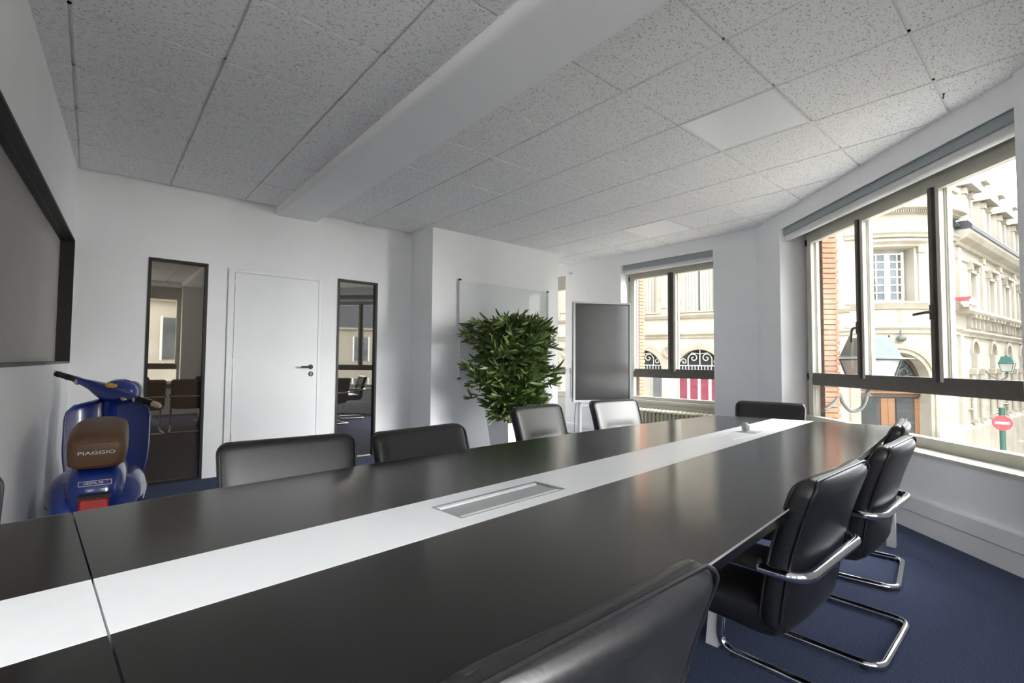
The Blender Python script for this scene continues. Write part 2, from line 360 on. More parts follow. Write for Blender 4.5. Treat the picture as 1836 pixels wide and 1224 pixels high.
# ------------------------------------------------------------------ windows
def framed_window(name, P, t0, t1, z0, z1, bays, ztr, fw=.075, parent_label=None, handles=()):
    """P(t, off, z) -> point; bays: list of mullion (t0,t1)"""
    root = empty(name, kind='structure')
    def bx(nm, a, b, o0, o1, c, e, m='window_frame', par=root, bev=None):
        q = [P(a, o0, 0), P(b, o0, 0), P(b, o1, 0), P(a, o1, 0)]
        return MB().hexa([(v[0], v[1], c) for v in q]+[(v[0], v[1], e) for v in q]).build(nm, m, par, bevel=bev)
    bx('frame_stile', t0, t0+fw, 0, .07, z0, z1); bx('frame_stile', t1-fw, t1, 0, .07, z0, z1)
    bx('frame_head', t0+fw, t1-fw, 0, .07, z1-fw*.9, z1); bx('frame_sill', t0+fw, t1-fw, 0, .07, z0, z0+fw*.8)
    bx('transom', t0+fw, t1-fw, -.004, .07, ztr[0], ztr[1], 'frame_shaded')
    for a, b in bays: bx('mullion', a, b, -.002, .07, ztr[1], z1-fw*.9, 'frame_shaded')
    edges = [t0+fw]+[x for ab in bays for x in ab]+[t1-fw]
    for k in range(0, len(edges), 2):
        a, b = edges[k], edges[k+1]; c, e = ztr[1], z1-fw*.9; w = .030
        sash = empty('sash', parent=root)
        lo_, hi_ = ('window_frame', 'frame_shaded') if k == 0 else ('window_frame', 'frame_shaded')  # sash sides coloured as lit and as backlit
        if k == len(edges)-2: hi_ = 'window_frame'
        bx('sash_stile', a, a+w, -.016, .045, c, e, lo_, sash); bx('sash_stile', b-w, b, -.016, .045, c, e, hi_, sash)
        bx('sash_rail', a+w, b-w, -.016, .045, c, c+w, 'frame_shaded', sash); bx('sash_rail', a+w, b-w, -.016, .045, e-w, e, 'window_frame', sash)
        bx('pane', a+w, b-w, .016, .022, c+w, e-w, 'clear_glass', sash)
        bx('glazing_bead', a+w, a+w+.014, .03, .06, c+w, e-w, 'window_frame', sash)
    bx('pane', t0+fw, t1-fw, .016, .022, z0+fw*.8, ztr[0], 'clear_glass')
    bx('head_panel', t0-.03, t1+.03, .01, .06, z1-.01, 2.68)
    for (t, z, kind) in handles:
        h = MB(); 
        if kind == 'down':
            h.tube(fillet([P(t, -.02, z), P(t, -.055, z), P(t-.012, -.062, z-.03), P(t-.02, -.06, z-.12)], .02), .009, 8)
        else:
            h.tube(fillet([P(t, -.02, z), P(t, -.055, z), P(t-.10, -.065, z-.008)], .02), .010, 8)
        q = [P(t-.014, -.024, 0), P(t+.014, -.024, 0), P(t+.014, -.014, 0), P(t-.014, -.014, 0)]; h.hexa([(v[0], v[1], z-.05) for v in q]+[(v[0], v[1], z+.05) for v in q])
        h.build('window_handle', 'iron_grey', root, smooth=40)
    for z in (z0+.45, z1-.08):
        bx('hinge', t0-.004, t0+.012, -.012, .005, z-.03, z+.03, 'black_plastic')
    return root
OFF = .20
P1 = lambda t, o, z: ch(t, OFF+o, z)
w1 = framed_window('window_1', P1, -.272, 2.09, .535, 2.415, [(.515, .550), (1.280, 1.315)], (.905, .992), handles=[(.500, 1.42, 'down'), (1.265, 1.475, 'side')])
P2 = lambda t, o, z: (5.95+o, 4.345-t, z)
w2 = framed_window('window_2', P2, .07, 1.47, .57, 2.415, [(.745, .80)], (.905, .995), handles=[])
P3 = lambda t, o, z: (5.95+o, 6.80-t, z)
w3 = framed_window('window_3', P3, .0, 1.47, .57, 2.415, [(.685, .80)], (.905, .995))
P4 = lambda t, o, z: (-.13+t, -1.35-o, z)
w4 = framed_window('window_4', P4, -.05, 1.51, .52, 2.43, [(.70, .80)], (.905, .995))
P8 = lambda t, o, z: (-2.08+t, -1.35-o, z)
w8 = framed_window('window_added', P8, -.05, 1.51, .52, 2.43, [(.70, .80)], (.905, .995))  # unseen extra rear window, added to let in more daylight
# sill boards / inner sill of the angled window, aprons of the side windows
m_ = MB(); chbox(m_, T0, T1, -.012, OFF+.01, .505, .527); m_.build('sill_board', 'sill_beige', w1)
m_ = MB(); chbox(m_, T0, T1, OFF-.03, OFF, .527, .60); m_.build('sill_upstand', 'sill_beige', w1)
for (w, a, b) in ((w2, 2.89, 4.275), (w3, 5.36, 6.75)):
    MB().box(5.945, 6.01, a, b, .0, .575).build('apron', 'apron_cream', w)
    MB().box(5.90, 5.96, a, b, .555, .585).build('sill_board', 'apron_cream', w)
    MB().box(5.93, 5.945, a+.04, b-.04, .42, .52).build('apron_rail', 'apron_cream', w)
MB().box(-.15, 1.35, -1.36, -1.14, .50, .52).build('sill_board', 'sill_beige', w4)

def blind(name, label, P, t0, t1):
    r = empty(name, label=label, cat='roller blind', group='roller blinds above the windows')
    q = [P(t0, .03, 0), P(t1, .03, 0), P(t1, .125, 0), P(t0, .125, 0)]
    MB().hexa([(v[0], v[1], 2.445) for v in q]+[(v[0], v[1], 2.60) for v in q]).build('cassette', 'blind_fabric', r)
    path = [P(t0, .078, 2.425), P(t1, .078, 2.425)]
    MB().tube(path, .040, 16).build('rolled_fabric', 'blind_tube', r, smooth=40)
    for t in (t0, t1):
        q = [P(t-.006, .025, 0), P(t+.006, .025, 0), P(t+.006, .13, 0), P(t-.006, .13, 0)]
        MB().hexa([(v[0], v[1], 2.385) for v in q]+[(v[0], v[1], 2.605) for v in q]).build('end_bracket', 'white_plastic', r)
    return r
blind('roller_blind', 'long roller blind rolled up above the three-bay angled window', ch, T0+.012, T1-.012)
blind('roller_blind', 'short roller blind rolled up above the side window behind the display', lambda t, o, z=0: Vector((5.75+o, t, z)), 4.262, 2.902)

# ------------------------------------------------------------------ door wall fittings
def glazed_panel(name, x0, x1, z1, m):
    r = empty(name, kind='structure'); fw = .022
    MB().box(x0, x1, YB-.008, YB+.09, .0, .022).build('frame_rail', 'black_frame', r)
    MB().box(x0, x1, YB-.008, YB+.09, z1-fw, z1).build('frame_rail', 'black_frame', r)
    MB().box(x0, x0+fw, YB-.008, YB+.09, .022, z1-fw).build('frame_stile', 'black_frame', r)
    MB().box(x1-fw, x1, YB-.008, YB+.09, .022, z1-fw).build('frame_stile', 'black_frame', r)
    MB().box(x0+fw, x1-fw, YB+.03, YB+.045, .022, z1-fw).build('pane', m, r)
    return r
glazed_panel('window_5', .345, .80, 2.015, 'tinted_glass_brown')
glazed_panel('window_6', 2.04, 2.512, 2.022, 'tinted_glass_grey')
dr = empty('door_1', kind='structure')
MB().box(1.03, 1.831, YB+.0005, YB+.044, .006, 1.9665).build('leaf', 'door_paint', dr, bevel=.002)
m_ = MB(); m_.box(.968, 1.022, YB-.014, YB+.12, 0, 2.0); m_.build('jamb', 'door_paint', dr, bevel=.003)
m_ = MB(); m_.box(1.834, 1.87, YB-.0005, YB+.12, 0, 2.0); m_.build('jamb', 'door_paint', dr, bevel=.003)
MB().box(1.022, 1.834, YB-.0005, YB+.12, 1.969, 2.0).build('head', 'door_paint', dr, bevel=.003)
for z in (.35, 1.08, 1.84): MB().tube([(1.026, YB-.006, z-.045), (1.026, YB-.006, z+.045)], .008, 8).build('hinge', 'brushed_metal', dr, smooth=40)
hd = MB().lathe([(.0, 0), (.024, 0), (.026, .004), (.026, .008), (.0, .009)], 20, (1.765, YB+.004, 1.04), Matrix.Rotation(math.radians(90), 4, 'X')).build('handle', 'black_plastic', dr, smooth=40)
MB().tube(fillet([(1.765, YB-.002, 1.04), (1.765, YB-.05, 1.04), (1.655, YB-.05, 1.04)], .015), .0095, 10).build('lever', 'black_plastic', hd, smooth=40)
lk = MB().lathe([(.0, 0), (.024, 0), (.026, .004), (.026, .008), (.0, .009)], 20, (1.768, YB+.004, .965), Matrix.Rotation(math.radians(90), 4, 'X')).build('lock_plate', 'black_plastic', dr, smooth=40)
MB().box(1.765, 1.771, YB-.009, YB-.004, .952, .978).build('keyhole', 'brushed_metal', lk)
# long glazed opening in the left wall: deep black lining and grey pane
w7 = empty('window_7', kind='structure')
lwN = Vector((wl_d.y, -wl_d.x))                                      # into the room
def lw(s, off, z): p = LW1-wl_d*s+lwN*off; return (p.x, p.y, z)
def lwbox(nm, m, s0, s1, o0, o1, z0, z1):
    q = [lw(s0, o0, 0), lw(s1, o0, 0), lw(s1, o1, 0), lw(s0, o1, 0)]
    return MB().hexa([(v[0], v[1], z0) for v in q]+[(v[0], v[1], z1) for v in q]).build(nm, m, w7)
A0, A1 = .02, LWL-.25
lwbox('lining', 'black_frame', A0, A0+.016, -.10, .004, 1.072, 2.076)
lwbox('lining', 'black_frame', A1-.016, A1, -.10, .004, 1.072, 2.076)
lwbox('lining', 'black_frame', A0+.016, A1-.016, -.10, .004, 2.060, 2.076)
lwbox('lining', 'black_frame', A0+.016, A1-.016, -.10, .004, 1.072, 1.088)
lwbox('bead', 'black_plastic', A0+.016, A1-.016, -.05, -.045, 2.055, 2.060)
lwbox('pane', 'frosted_panel', A0+.016, A1-.016, -.10, -.085, 1.088, 2.060)

# ------------------------------------------------------------------ conference table
TH = .73
TA = math.atan(.0745); tb = empty('conference_table', (.02, 1.0, 0), TA, 'long boat-shaped black conference table with white central strip', 'table')
def tw(u, sg=1): return .65-.023*(u-.9)**2 if sg > 0 else .598-.0085*(u-.9)**2
SW = .119
JO = [-1.8, .0, 1.8, 3.60]
SL = lambda u, v: u-(.24*v*max(0, (u-2.6)/1.0))            # the head end is cut slightly askew
for k in range(3):
    a, b = JO[k]+(.0015 if k == 1 else .0004), JO[k+1]-(.0015 if k == 0 else .0004); us = [a+(b-a)*i/12 for i in range(13)]
    for sg in (1, -1):
        poly = [(SL(u, sg*(SW+.001)), sg*(SW+.001)) for u in us]+[(SL(u, sg*tw(u, sg)), sg*tw(u, sg)) for u in us[::-1]]
        if sg < 0: poly = poly[::-1]
        pn = MB().prism(poly, TH-.026, TH).build('black_top_panel', 'table_black', tb)
        ed = MB(); rings = []
        for u in us:
            w = sg*tw(u, sg); u = SL(u, w); rings.append([(u, w, TH-.0045), (u, w+sg*.0016, TH-.0045), (u, w+sg*.0016, TH), (u, w, TH)])
        ed.loft(rings).build('edge_highlight', 'grey_metal', pn)  # pale strip stands in for the highlight along the table edge
    def hole_panel(a, b, h):
        mb = MB()
        if not h: return mb.box(a, b, -SW, SW, TH-.026, TH)
        h0, h1, v0, v1 = h
        return mb.box(a, h0, -SW, SW, TH-.026, TH).hexa([(h1, -SW, TH-.026), (SL(b, -SW), -SW, TH-.026), (SL(b, SW), SW, TH-.026), (h1, SW, TH-.026), (h1, -SW, TH), (SL(b, -SW), -SW, TH), (SL(b, SW), SW, TH), (h1, SW, TH)]).box(h0, h1, -SW, v0, TH-.026, TH).box(h0, h1, v1, SW, TH-.026, TH)
    hole_panel(a, b, [None, (.665, 1.065, -.068, .055), (2.40, 2.83, -.06, .06)][k]).build('white_strip', 'laminate_white', tb)
MB().prism([(SL(3.5985, v)+d, v) for v, d in ((-tw(3.6, -1), 0), (-tw(3.6, -1), .003), (tw(3.6), .003), (tw(3.6), 0))], TH-.026, TH).build('end_cap', 'grey_metal', tb)
# flush power boxes
pb = empty('power_box', (.02+.865*math.cos(TA), 1.0+.865*math.sin(TA), TH-.026), TA, 'flush metal cable hatch in the table strip with brush slots, lid closed', 'power box', 'table power boxes')
v0, v1 = -.068, .055
m_ = MB(); m_.box(-.2, .2, v0, v1, -.03, -.02); m_.build('tray', 'white_plastic', pb)
m_ = MB(); w = .0035
m_.box(-.2, .2, v0, v0+w, -.02, .0272).box(-.2, .2, v1-w, v1, -.02, .0272).box(-.2, -.2+w, v0+w, v1-w, -.02, .0272).box(.2-w, .2, v0+w, v1-w, -.02, .0272); m_.build('rim', 'brushed_metal', pb)
box_obj('lid', 'grey_metal', pb, -.19, .193, v0+.022, v1-.022, .010, .022, .001)
box_obj('brush_strip', 'laminate_white', pb, -.19, .185, v1-.020, v1-.006, .012, .0255)
box_obj('brush_strip', 'laminate_white', pb, -.19, .185, v0+.008, v0+.019, .012, .0255)
pc = empty('power_box', (.02+2.615*math.cos(TA), 1.0+2.615*math.sin(TA), TH-.026), TA, 'flush white cable hatch in the table strip near the head chair', 'power box', 'table power boxes')
m_ = MB(); m_.box(-.215, .215, -.06, .06, -.03, .018); m_.build('tray', 'white_plastic', pc)
m_ = MB(); m_.box(-.215, .215, -.06, -.0565, .018, .0268).box(-.215, .215, .0565, .06, .018, .0268).box(-.215, -.2115, -.0565, .0565, .018, .0268).box(.2115, .215, -.0565, .0565, .018, .0268); m_.build('rim', 'white_plastic', pc)
box_obj('lid', 'white_plastic', pc, -.20, .10, -.045, .045, .018, .0255, .001)
pk = empty('puck_microphone', (.02+2.80*math.cos(TA)-.03, 1.0+2.80*math.sin(TA)+.012, TH-.008), TA, 'small round grey knob standing on a thin bar in the open cable hatch', 'microphone')
MB().box(-.02, .02, -.07, .07, 0, .006).build('bar', 'grey_metal', pk)
MB().lathe([(0, -.011), (.022, -.011), (.025, -.007), (.025, .007), (.022, .011), (0, .011)], 24, (0, 0, .033), Matrix.Rotation(math.radians(50), 4, 'Z') @ Matrix.Rotation(math.radians(90), 4, 'X')).build('knob', 'grey_metal', pk, smooth=40)
# underframe
box_obj('beam', 'grey_metal', tb, -1.5, 3.4, .22, .26, TH-.085, TH-.026); box_obj('beam', 'grey_metal', tb, -1.5, 3.4, -.26, -.22, TH-.085, TH-.026)
def leg(u, v, vb, w=.05):
    q = lambda z, vv, h: [(u-h, vv-h, z), (u+h, vv-h, z), (u+h, vv+h, z), (u-h, vv+h, z)]
    MB().hexa(q(0, vb, w/2)+q(TH-.026, v, w/2)).build('leg', 'white_plastic', tb, bevel=.002)
for u in (-1.72, .0, 1.88):
    for sg in (1, -1): leg(u, sg*.24, sg*.17)
leg(3.42, tw(3.42)-.06, tw(3.42)-.06, .045); leg(3.685, -tw(3.6, -1)+.028, -tw(3.6, -1)+.028, .045)

# ------------------------------------------------------------------ chairs
def superring(cx, w, h, n=32, e=.45):
    out = []
    for k in range(n):
        t = 2*math.pi*k/n; c, s = math.cos(t), math.sin(t)
        out.append((cx+w*math.copysign(abs(c)**e, c), h*math.copysign(abs(s)**e, s)))
    return out
def make_chair():
    r = empty('conference_chair', cat='chair', group='black leather cantilever conference chairs')
    # one continuous chrome tube: floor loop, front legs, arms, bar behind the back
    W2, FR, RR, AR = .245, .225, -.235, .555; rad = .0145
    pts = [(0, RR, rad), (W2, RR, rad), (W2, FR, rad), (W2, FR-.035, AR), (W2, RR-.012, AR), (0, RR-.012, AR), (-W2, RR-.012, AR), (-W2, FR-.035, AR), (-W2, FR, rad), (-W2, RR, rad), (0, RR, rad)]
    path = fillet(pts, .065, 7); path = path[:-1]
    MB().tube(path, rad, 12, closed=True).build('frame', 'chrome', r, smooth=50)
    for sx in (-1, 1):
        MB().tube(fillet([(sx*W2, RR+.10, AR+.008), (sx*W2, FR-.10, AR+.008)], .01), .019, 10).build('arm_pad', 'black_plastic', r, smooth=50)
        for yy in (RR+.05, FR-.06): MB().lathe([(0, 0), (.017, 0), (.017, .012), (0, .014)], 12, (sx*(W2-.0), yy, 0)).build('glide', 'rubber', r, smooth=40)
    # seat
    rings = []
    N = 14
    for i in range(N+1):
        v = i/N; y = -.185+.435*v
        k = (1-abs(2*v-1)**7)**.5 if 0 < v < 1 else .12
        zc = .402+.010*math.sin(math.pi*v)-.012*(v**4); rings.append([(x, y, zc+z) for x, z in superring(0, .225*(.94+.06*k), (.060)*max(k, .35), 32, .42)])
    MB().loft(rings).build('seat', 'leather', r, smooth=60)
    # back
    def prof(v):                                   # centre line from bottom (v=0) to top (v=1)
        z = .375+.432*v; y = -.165-.105*v+.030*math.sin(math.pi*v)*.6
        return y, z
    rings = []; VS = [0, .004, .015, .035, .065]+[.1+.8*k/14 for k in range(15)]+[.92, .94, .955, .97, .982, .991, .997, 1]
    def inset(v, r):
        q = max(0, (abs(2*v-1)-(1-2*r/.432))/(2*r/.432)); return r*(1-math.sqrt(max(0, 1-min(q, 1)**2)))
    for v in VS:
        y, z = prof(v); dy = prof(min(v+.02, 1))[0]-prof(max(v-.02, 0))[0]; dz = prof(min(v+.02, 1))[1]-prof(max(v-.02, 0))[1]
        l = math.hypot(dy, dz); ny, nz = -dz/l, dy/l       # normal pointing to the rear
        w = .246-.010*(1-v)-inset(v, .042); h = .034-min(inset(v, .030), .024)
        ring = []
        for x, t in superring(0, w, h, 36, .38):
            bow = .016*(x/.246)**2                  # sides wrap forward
            crease = 0
            if t < 0: crease = .016*math.exp(-((z-.60)/.018)**2)*max(0, 1-(x/.15)**4)   # lumbar fold on the front
            tt = t+crease
            ring.append((x, y+ny*tt+bow, z+nz*tt))
        rings.append(ring)
    bk = MB().loft(rings).build('backrest', 'leather', r, smooth=70)
    for sgn, nm in ((-1, 'piping'), (1, 'piping')):
        pth = []
        for (xs, vs) in [(-1, VS[5:-1]), (1, VS[5:-1][::-1])]:
            for v in vs:
                y, z = prof(v); w = .246-.010*(1-v)-inset(v, .042); x = xs*(w-.004); ct = (.034-min(inset(v, .030), .024))/.034
                pth.append((x, y-sgn*.027*ct+.016*(x/.246)**2, z))
        MB().tube(pth, .0042, 6).build('piping', 'leather', bk, smooth=60)
    return r
ch0 = make_chair()
CH = [ # x, y, facing degrees (0 = facing +Y), label
 (.575, 1.745, 177, 'black leather chair pushed up to the table in front of the white door'),
 (1.165, 1.70, 187, 'black leather chair before the narrow glass panel next to the alcove wall'),
 (2.355, 2.195, 186, 'black leather chair pushed back from the table in front of the potted bamboo'),
 (3.165, 2.205, 172, 'black leather chair pushed back from the table in front of the portrait display'),
 (3.79, 1.535, 100, 'black leather chair at the head of the table, facing down its length'),
 (3.22, .865, 8, 'black leather chair on the window side, next to the head chair'),
 (2.42, .725, 1, 'black leather chair on the window side, second from the head chair'),
 (1.64, .714, 0, 'black leather chair on the window side, third from the head chair'),
 (.495, .64, 0, 'black leather chair on the window side, fourth from the head chair'),
 (-.412, 1.60, 180, 'black leather chair at the table end, beside the blue scooter'),
]
for i, (x, y, a, lab) in enumerate(CH):
    c = ch0 if i == 0 else copy_tree(ch0)
    c.location = (x, y, 0); c.rotation_euler = (0, 0, math.radians(a)); c['label'] = lab

# ------------------------------------------------------------------ whiteboard, display, radiator, small fittings
wb = empty('glass_board', (4.065, 4.85, 1.50), 0, 'large clear glass writing board with white side rails behind the bamboo', 'whiteboard')
MB().box(-.745, .745, -.022, -.016, -.59, .59).build('glass_sheet', 'board_glass', wb)
for sx in (-1, 1):
    rl = MB().tube([(sx*.745, -.026, -.585), (sx*.745, -.026, .585)], .017, 12).build('side_rail', 'white_plastic', wb, smooth=50)
    for sz in (-1, 1): MB().tube([(sx*.745, -.026, sz*.583), (sx*.745, -.026, sz*.602)], .018, 12).build('end_cap', 'black_plastic', rl, smooth=50)
for x in (-.6, .6): MB().box(x-.03, x+.03, -.016, 0, -.03, .03).build('wall_fixing', 'grey_metal', wb)

tvd = Vector((.873, -.487, 0)).normalized(); tvn = Vector((-tvd.y, tvd.x, 0))
tv = empty('display_screen', (4.93, 3.95, 0), math.atan2(tvd.y, tvd.x), 'tall portrait touch display with pale frame on a white stand', 'display')
zb, zt, hw = 1.11-.50, 1.11+.772, .392
MB().box(-hw, hw, 0, .06, zb, zt).build('casing', 'grey_metal', tv, bevel=.006)
m_ = MB(); f = .024
m_.box(-hw, hw, -.010, 0, zb, zb+f).box(-hw, hw, -.010, 0, zt-f, zt).box(-hw, -hw+f, -.010, 0, zb+f, zt-f).box(hw-f, hw, -.010, 0, zb+f, zt-f); m_.build('bezel', 'white_plastic', tv)
m_ = MB(); g = .012; a, b, c, e = -hw+f, hw-f, zb+f, zt-f
m_.box(a, b, -.006, 0, c, c+g).box(a, b, -.006, 0, e-g, e).box(a, a+g, -.006, 0, c+g, e-g).box(b-g, b, -.006, 0, c+g, e-g); m_.build('inner_border', 'black_plastic', tv)
MB().box(a+g, b-g, -.004, 0, c+g, e-g).build('screen', 'screen_glass', tv)
for x in (-.27, .27):
    MB().tube([(x, .10, .03), (x, .10, 1.3)], .024, 12).build('stand_leg', 'white_plastic', tv, smooth=50)
    MB().tube(fillet([(x, -.28, .028), (x, .38, .028)], .02), .022, 10).build('stand_foot', 'white_plastic', tv, smooth=50)
    MB().box(x-.03, x+.03, .05, .11, .75, 1.5).build('bracket', 'grey_metal', tv)
MB().tube([(-.27, .10, .55), (.27, .10, .55)], .018, 10).build('cross_bar', 'white_plastic', tv, smooth=50)
for x, z0_, z1_ in ((-hw-.028, .66, 1.03), (-hw-.008, .66, 1.13)): MB().tube([(x, .02, z0_), (x, .02, z1_)], .006, 8).build('pen', 'grey_metal', tv, smooth=50)
MB().tube(fillet([(-.33, .06, .60), (-.34, .09, .45), (-.345, .10, .2), (-.30, .12, .02), (-.1, .2, .008)], .05), .004, 6).build('cable', 'cable_black', tv, smooth=50)

rd = empty('radiator', (5.80, 3.56, .02), 0, 'cream cast-iron column radiator under the side window', 'radiator')
for i in range(21):
    y = -.60+i*.06; m_ = MB()
    for x in (-.05, 0, .05): m_.tube([(x, y, .10), (x, y, .42)], .014, 8)
    for z in (.09, .43): m_.ell((0, y, z), .075, .027, .035, 12, 6)
    m_.build('section', 'radiator_cream', rd, smooth=60)
MB().tube([(0, -.62, .43), (0, .64, .43)], .013, 8).build('top_pipe', 'radiator_cream', rd, smooth=60)
MB().tube([(0, -.62, .09), (0, .64, .09)], .013, 8).build('bottom_pipe', 'radiator_cream', rd, smooth=60)
for y in (-.54, .54): MB().box(-.03, .03, y-.012, y+.012, -.02, .08).build('foot', 'radiator_cream', rd)
MB().lathe([(0, 0), (.02, 0), (.022, .03), (.014, .05), (0, .052)], 12, (0, .665, .42)).build('valve', 'black_plastic', rd, smooth=40)

sw = empty('light_switch', (5.742, 5.30, .98), 0, 'small white wall switch behind the portrait display', 'switch')
MB().box(-.008, .008, -.04, .04, -.045, .045).build('plate', 'white_plastic', sw, bevel=.002); MB().box(-.012, -.008, -.02, .02, -.025, .025).build('rocker', 'white_plastic', sw)
sd = empty('motion_sensor', (5.742, 5.24, 2.53), 0, 'small round white sensor high on the far window wall', 'sensor')
MB().lathe([(0, 0), (.03, 0), (.03, .012), (.018, .03), (0, .034)], 16, (0, 0, 0), Matrix.Rotation(math.radians(-90), 4, 'Y')).build('body', 'white_plastic', sd, smooth=40)
MB().lathe([(0, 0), (.012, 0), (.012, .004), (0, .005)], 12, (-.033, 0, 0), Matrix.Rotation(math.radians(-90), 4, 'Y')).build('lens', 'grey_metal', sd, smooth=40)
p = ray(1692, 168); p = p*((ZC-CZ)/p.z)
hk = empty('ceiling_hook', (p.x, p.y, ZC), .3, 'tiny dark metal clip on the ceiling grid above the angled window', 'hook')
MB().tube(fillet([(0, 0, .01), (0, 0, -.018), (.02, 0, -.022), (.02, 0, -.008)], .006, 4), .003, 6).build('wire', 'iron_grey', hk, smooth=50)
MB().box(-.009, .009, -.005, .005, -.004, .006).build('clip', 'iron_grey', hk)

# ------------------------------------------------------------------ potted bamboo
bp = empty('potted_bamboo', (3.765, 4.365, 0), math.radians(-4), 'bushy green bamboo in a tall white square planter before the glass board', 'plant')
m_ = MB(); a, b, h, w = .165, .215, .42, .02
rng = lambda r, z: [(-r, -r, z), (r, -r, z), (r, r, z), (-r, r, z)]
m_.loft([rng(a, 0), rng(b, h), rng(b-w, h), rng(b-w-.01, h-.06)]).build('planter', 'pot_white', bp, bevel=.003)
MB().loft([rng(b-w-.012, h-.075), rng(b-w-.009, h-.05)]).build('soil', 'soil', bp)
rnd = random.Random(3)
stalks = []
for i in range(13):
    an = rnd.uniform(0, 6.28); r0 = rnd.uniform(.02, .10); x0, y0 = r0*math.cos(an), r0*math.sin(an)
    hgt = rnd.uniform(1.25, 1.58); le = rnd.uniform(.10, .28); an2 = rnd.uniform(0, 6.28) if rnd.random() < .4 else an
    pth = [(x0+le*math.cos(an2)*(k/8)**1.6, y0+.8*le*math.sin(an2)*(k/8)**1.6, h-.06+(hgt-h+.06)*k/8) for k in range(9)]
    MB().tube(pth, .006, 6, radii=[.0075-.0006*k for k in range(9)]).build('stalk', 'bamboo_stalk', bp, smooth=60); stalks.append(pth)
leaf_m = MB()
lp = [(0, .0), (.08, .35), (.30, 1.0), (.55, .92), (.8, .5), (1.0, 0.02)]
vs = []; fs = []
for i, (l, w) in enumerate(lp):
    vs += [(-w*.5, l, .02*w), (0, l, -.10*math.sin(l*2.4)*1.0-.03*w), (w*.5, l, .02*w)]
for i in range(len(lp)-1):
    k = 3*i; fs += [(k, k+1, k+4, k+3), (k+1, k+2, k+5, k+4)]
# y along leaf (unit length), x scaled later by the leaf's width
MBl = MB().add([(x*.080, y, z*.9) for x, y, z in vs], fs)
lo = MBl.build('leaf', 'leaf', None, smooth=60); leaf_me = lo.data; bpy.data.objects.remove(lo)
lo = MB().add([(x*.080, y, z*.9) for x, y, z in vs], fs).build('leaf', 'leaf_tip', None, smooth=60); leaf_me2 = lo.data; bpy.data.objects.remove(lo)
leaves = []; twigs = MB()
def wid(z):                                        # half width of the crown at height z
    t = (z-.45)/(1.66-.45)
    return .26+.24*min(1, t*4.5) if t < .25 else .50-.05*max(0, t-.75)*4
def spray(c, an, n, el0):
    c.y = min(c.y, .24)
    base = c-Vector((math.cos(an), math.sin(an)*.5, 0))*.10-Vector((0, 0, .03))
    twigs.tube([base, (base+c)/2+Vector((0, 0, .012)), c], .0016, 4)
    for k in range(n):
        a2 = an+rnd.gauss(0, .75); el = el0+.18+rnd.uniform(-.5, .5)
        d = Vector((math.cos(a2)*math.cos(el), math.sin(a2)*math.cos(el), math.sin(el))); ln = rnd.uniform(.10, .21)
        side = d.cross(Vector((0, 0, 1))).normalized(); up = side.cross(d); tw_ = rnd.uniform(-.6, .6)
        s2 = side*math.cos(tw_)+up*math.sin(tw_); u2 = s2.cross(d); st_ = c-d*rnd.uniform(0, .05)
        M = Matrix(((s2.x*ln, d.x*ln, u2.x*ln, st_.x), (s2.y*ln, d.y*ln, u2.y*ln, st_.y), (s2.z*ln, d.z*ln, u2.z*ln, st_.z), (0, 0, 0, 1)))
        tip = st_+d*ln
        if tip.y > .34: continue
        leaves.append((tip.x*.6+tip.y*.9-.35*abs(tip.x)-(.15 if c.z > 1.5 else 0), M, c.z))
# every side branch leaves a cane, reaches outwards and carries several sprays
for b_i in range(215):
    stk = rnd.choice(stalks); z = rnd.uniform(.50, 1.56)
    kk = min(7, max(0, int((z-.36)/((stk[-1][2]-.36)/8)))); p0_ = Vector(stk[kk]); p0_.z = z
    an = rnd.uniform(0, 6.28); reach = wid(z)*rnd.uniform(.45, 1.08)
    tip = Vector((p0_.x*.4+reach*math.cos(an), p0_.y*.4+.70*reach*math.sin(an), z+rnd.uniform(-.05, .14)))
    if tip.y > .30: tip.y = .30*rnd.random()
    twigs.tube([p0_, (p0_+tip)/2+Vector((0, 0, .03)), tip], .0024, 4)
    for k in range(5):
        f_ = .32+.68*k/4; c = p0_.lerp(tip, f_)+Vector((rnd.gauss(0, .02), rnd.gauss(0, .02), rnd.gauss(0, .02)))
        spray(c, an+rnd.gauss(0, .5), rnd.randint(3, 6), rnd.uniform(-.35, .35) if k < 4 else rnd.uniform(-.1, .5))
for stk in stalks:
    for k in range(5):
        c = Vector(stk[-1])+Vector((rnd.gauss(0, .06), rnd.gauss(0, .05), rnd.uniform(-.14, .05))); spray(c, rnd.uniform(0, 6.28), 6, .75)
for an, z, r_ in ((2.9, 1.42, .60), (3.2, 1.05, .60), (3.3, .98, .56), (3.4, .60, .36), (2.6, 1.55, .52), (-.4, .95, .55), (-.3, 1.3, .55), (.1, .72, .45), (-.5, 1.5, .5)):
    c = Vector((r_*math.cos(an), .6*r_*math.sin(an), z)); twigs.tube([(0, 0, z-.1), c], .0022, 4)
    for k in range(3): spray(c*(.84+.08*k)+Vector((0, 0, c.z*(.16-.08*k))), an, 5, rnd.uniform(-.25, .25))
leaves.sort(key=lambda q: q[0])
for sc, M, z in leaves[:290]:
    o = bpy.data.objects.new('leaf', leaf_me2 if (z > 1.5 and rnd.random() < .5) or rnd.random() < .3 else leaf_me); link(o, bp); o.matrix_local = M
fo = MB()
base_v = [Vector((x*.080, y, z*.9)) for x, y, z in vs]
for sc, M, z in leaves[290:]: fo.add([M @ v for v in base_v], fs)
fo.build('foliage', 'leaf', bp, smooth=60, kind='stuff', fixn=False)
twigs.build('twigs', 'bamboo_stalk', bp, kind='stuff')

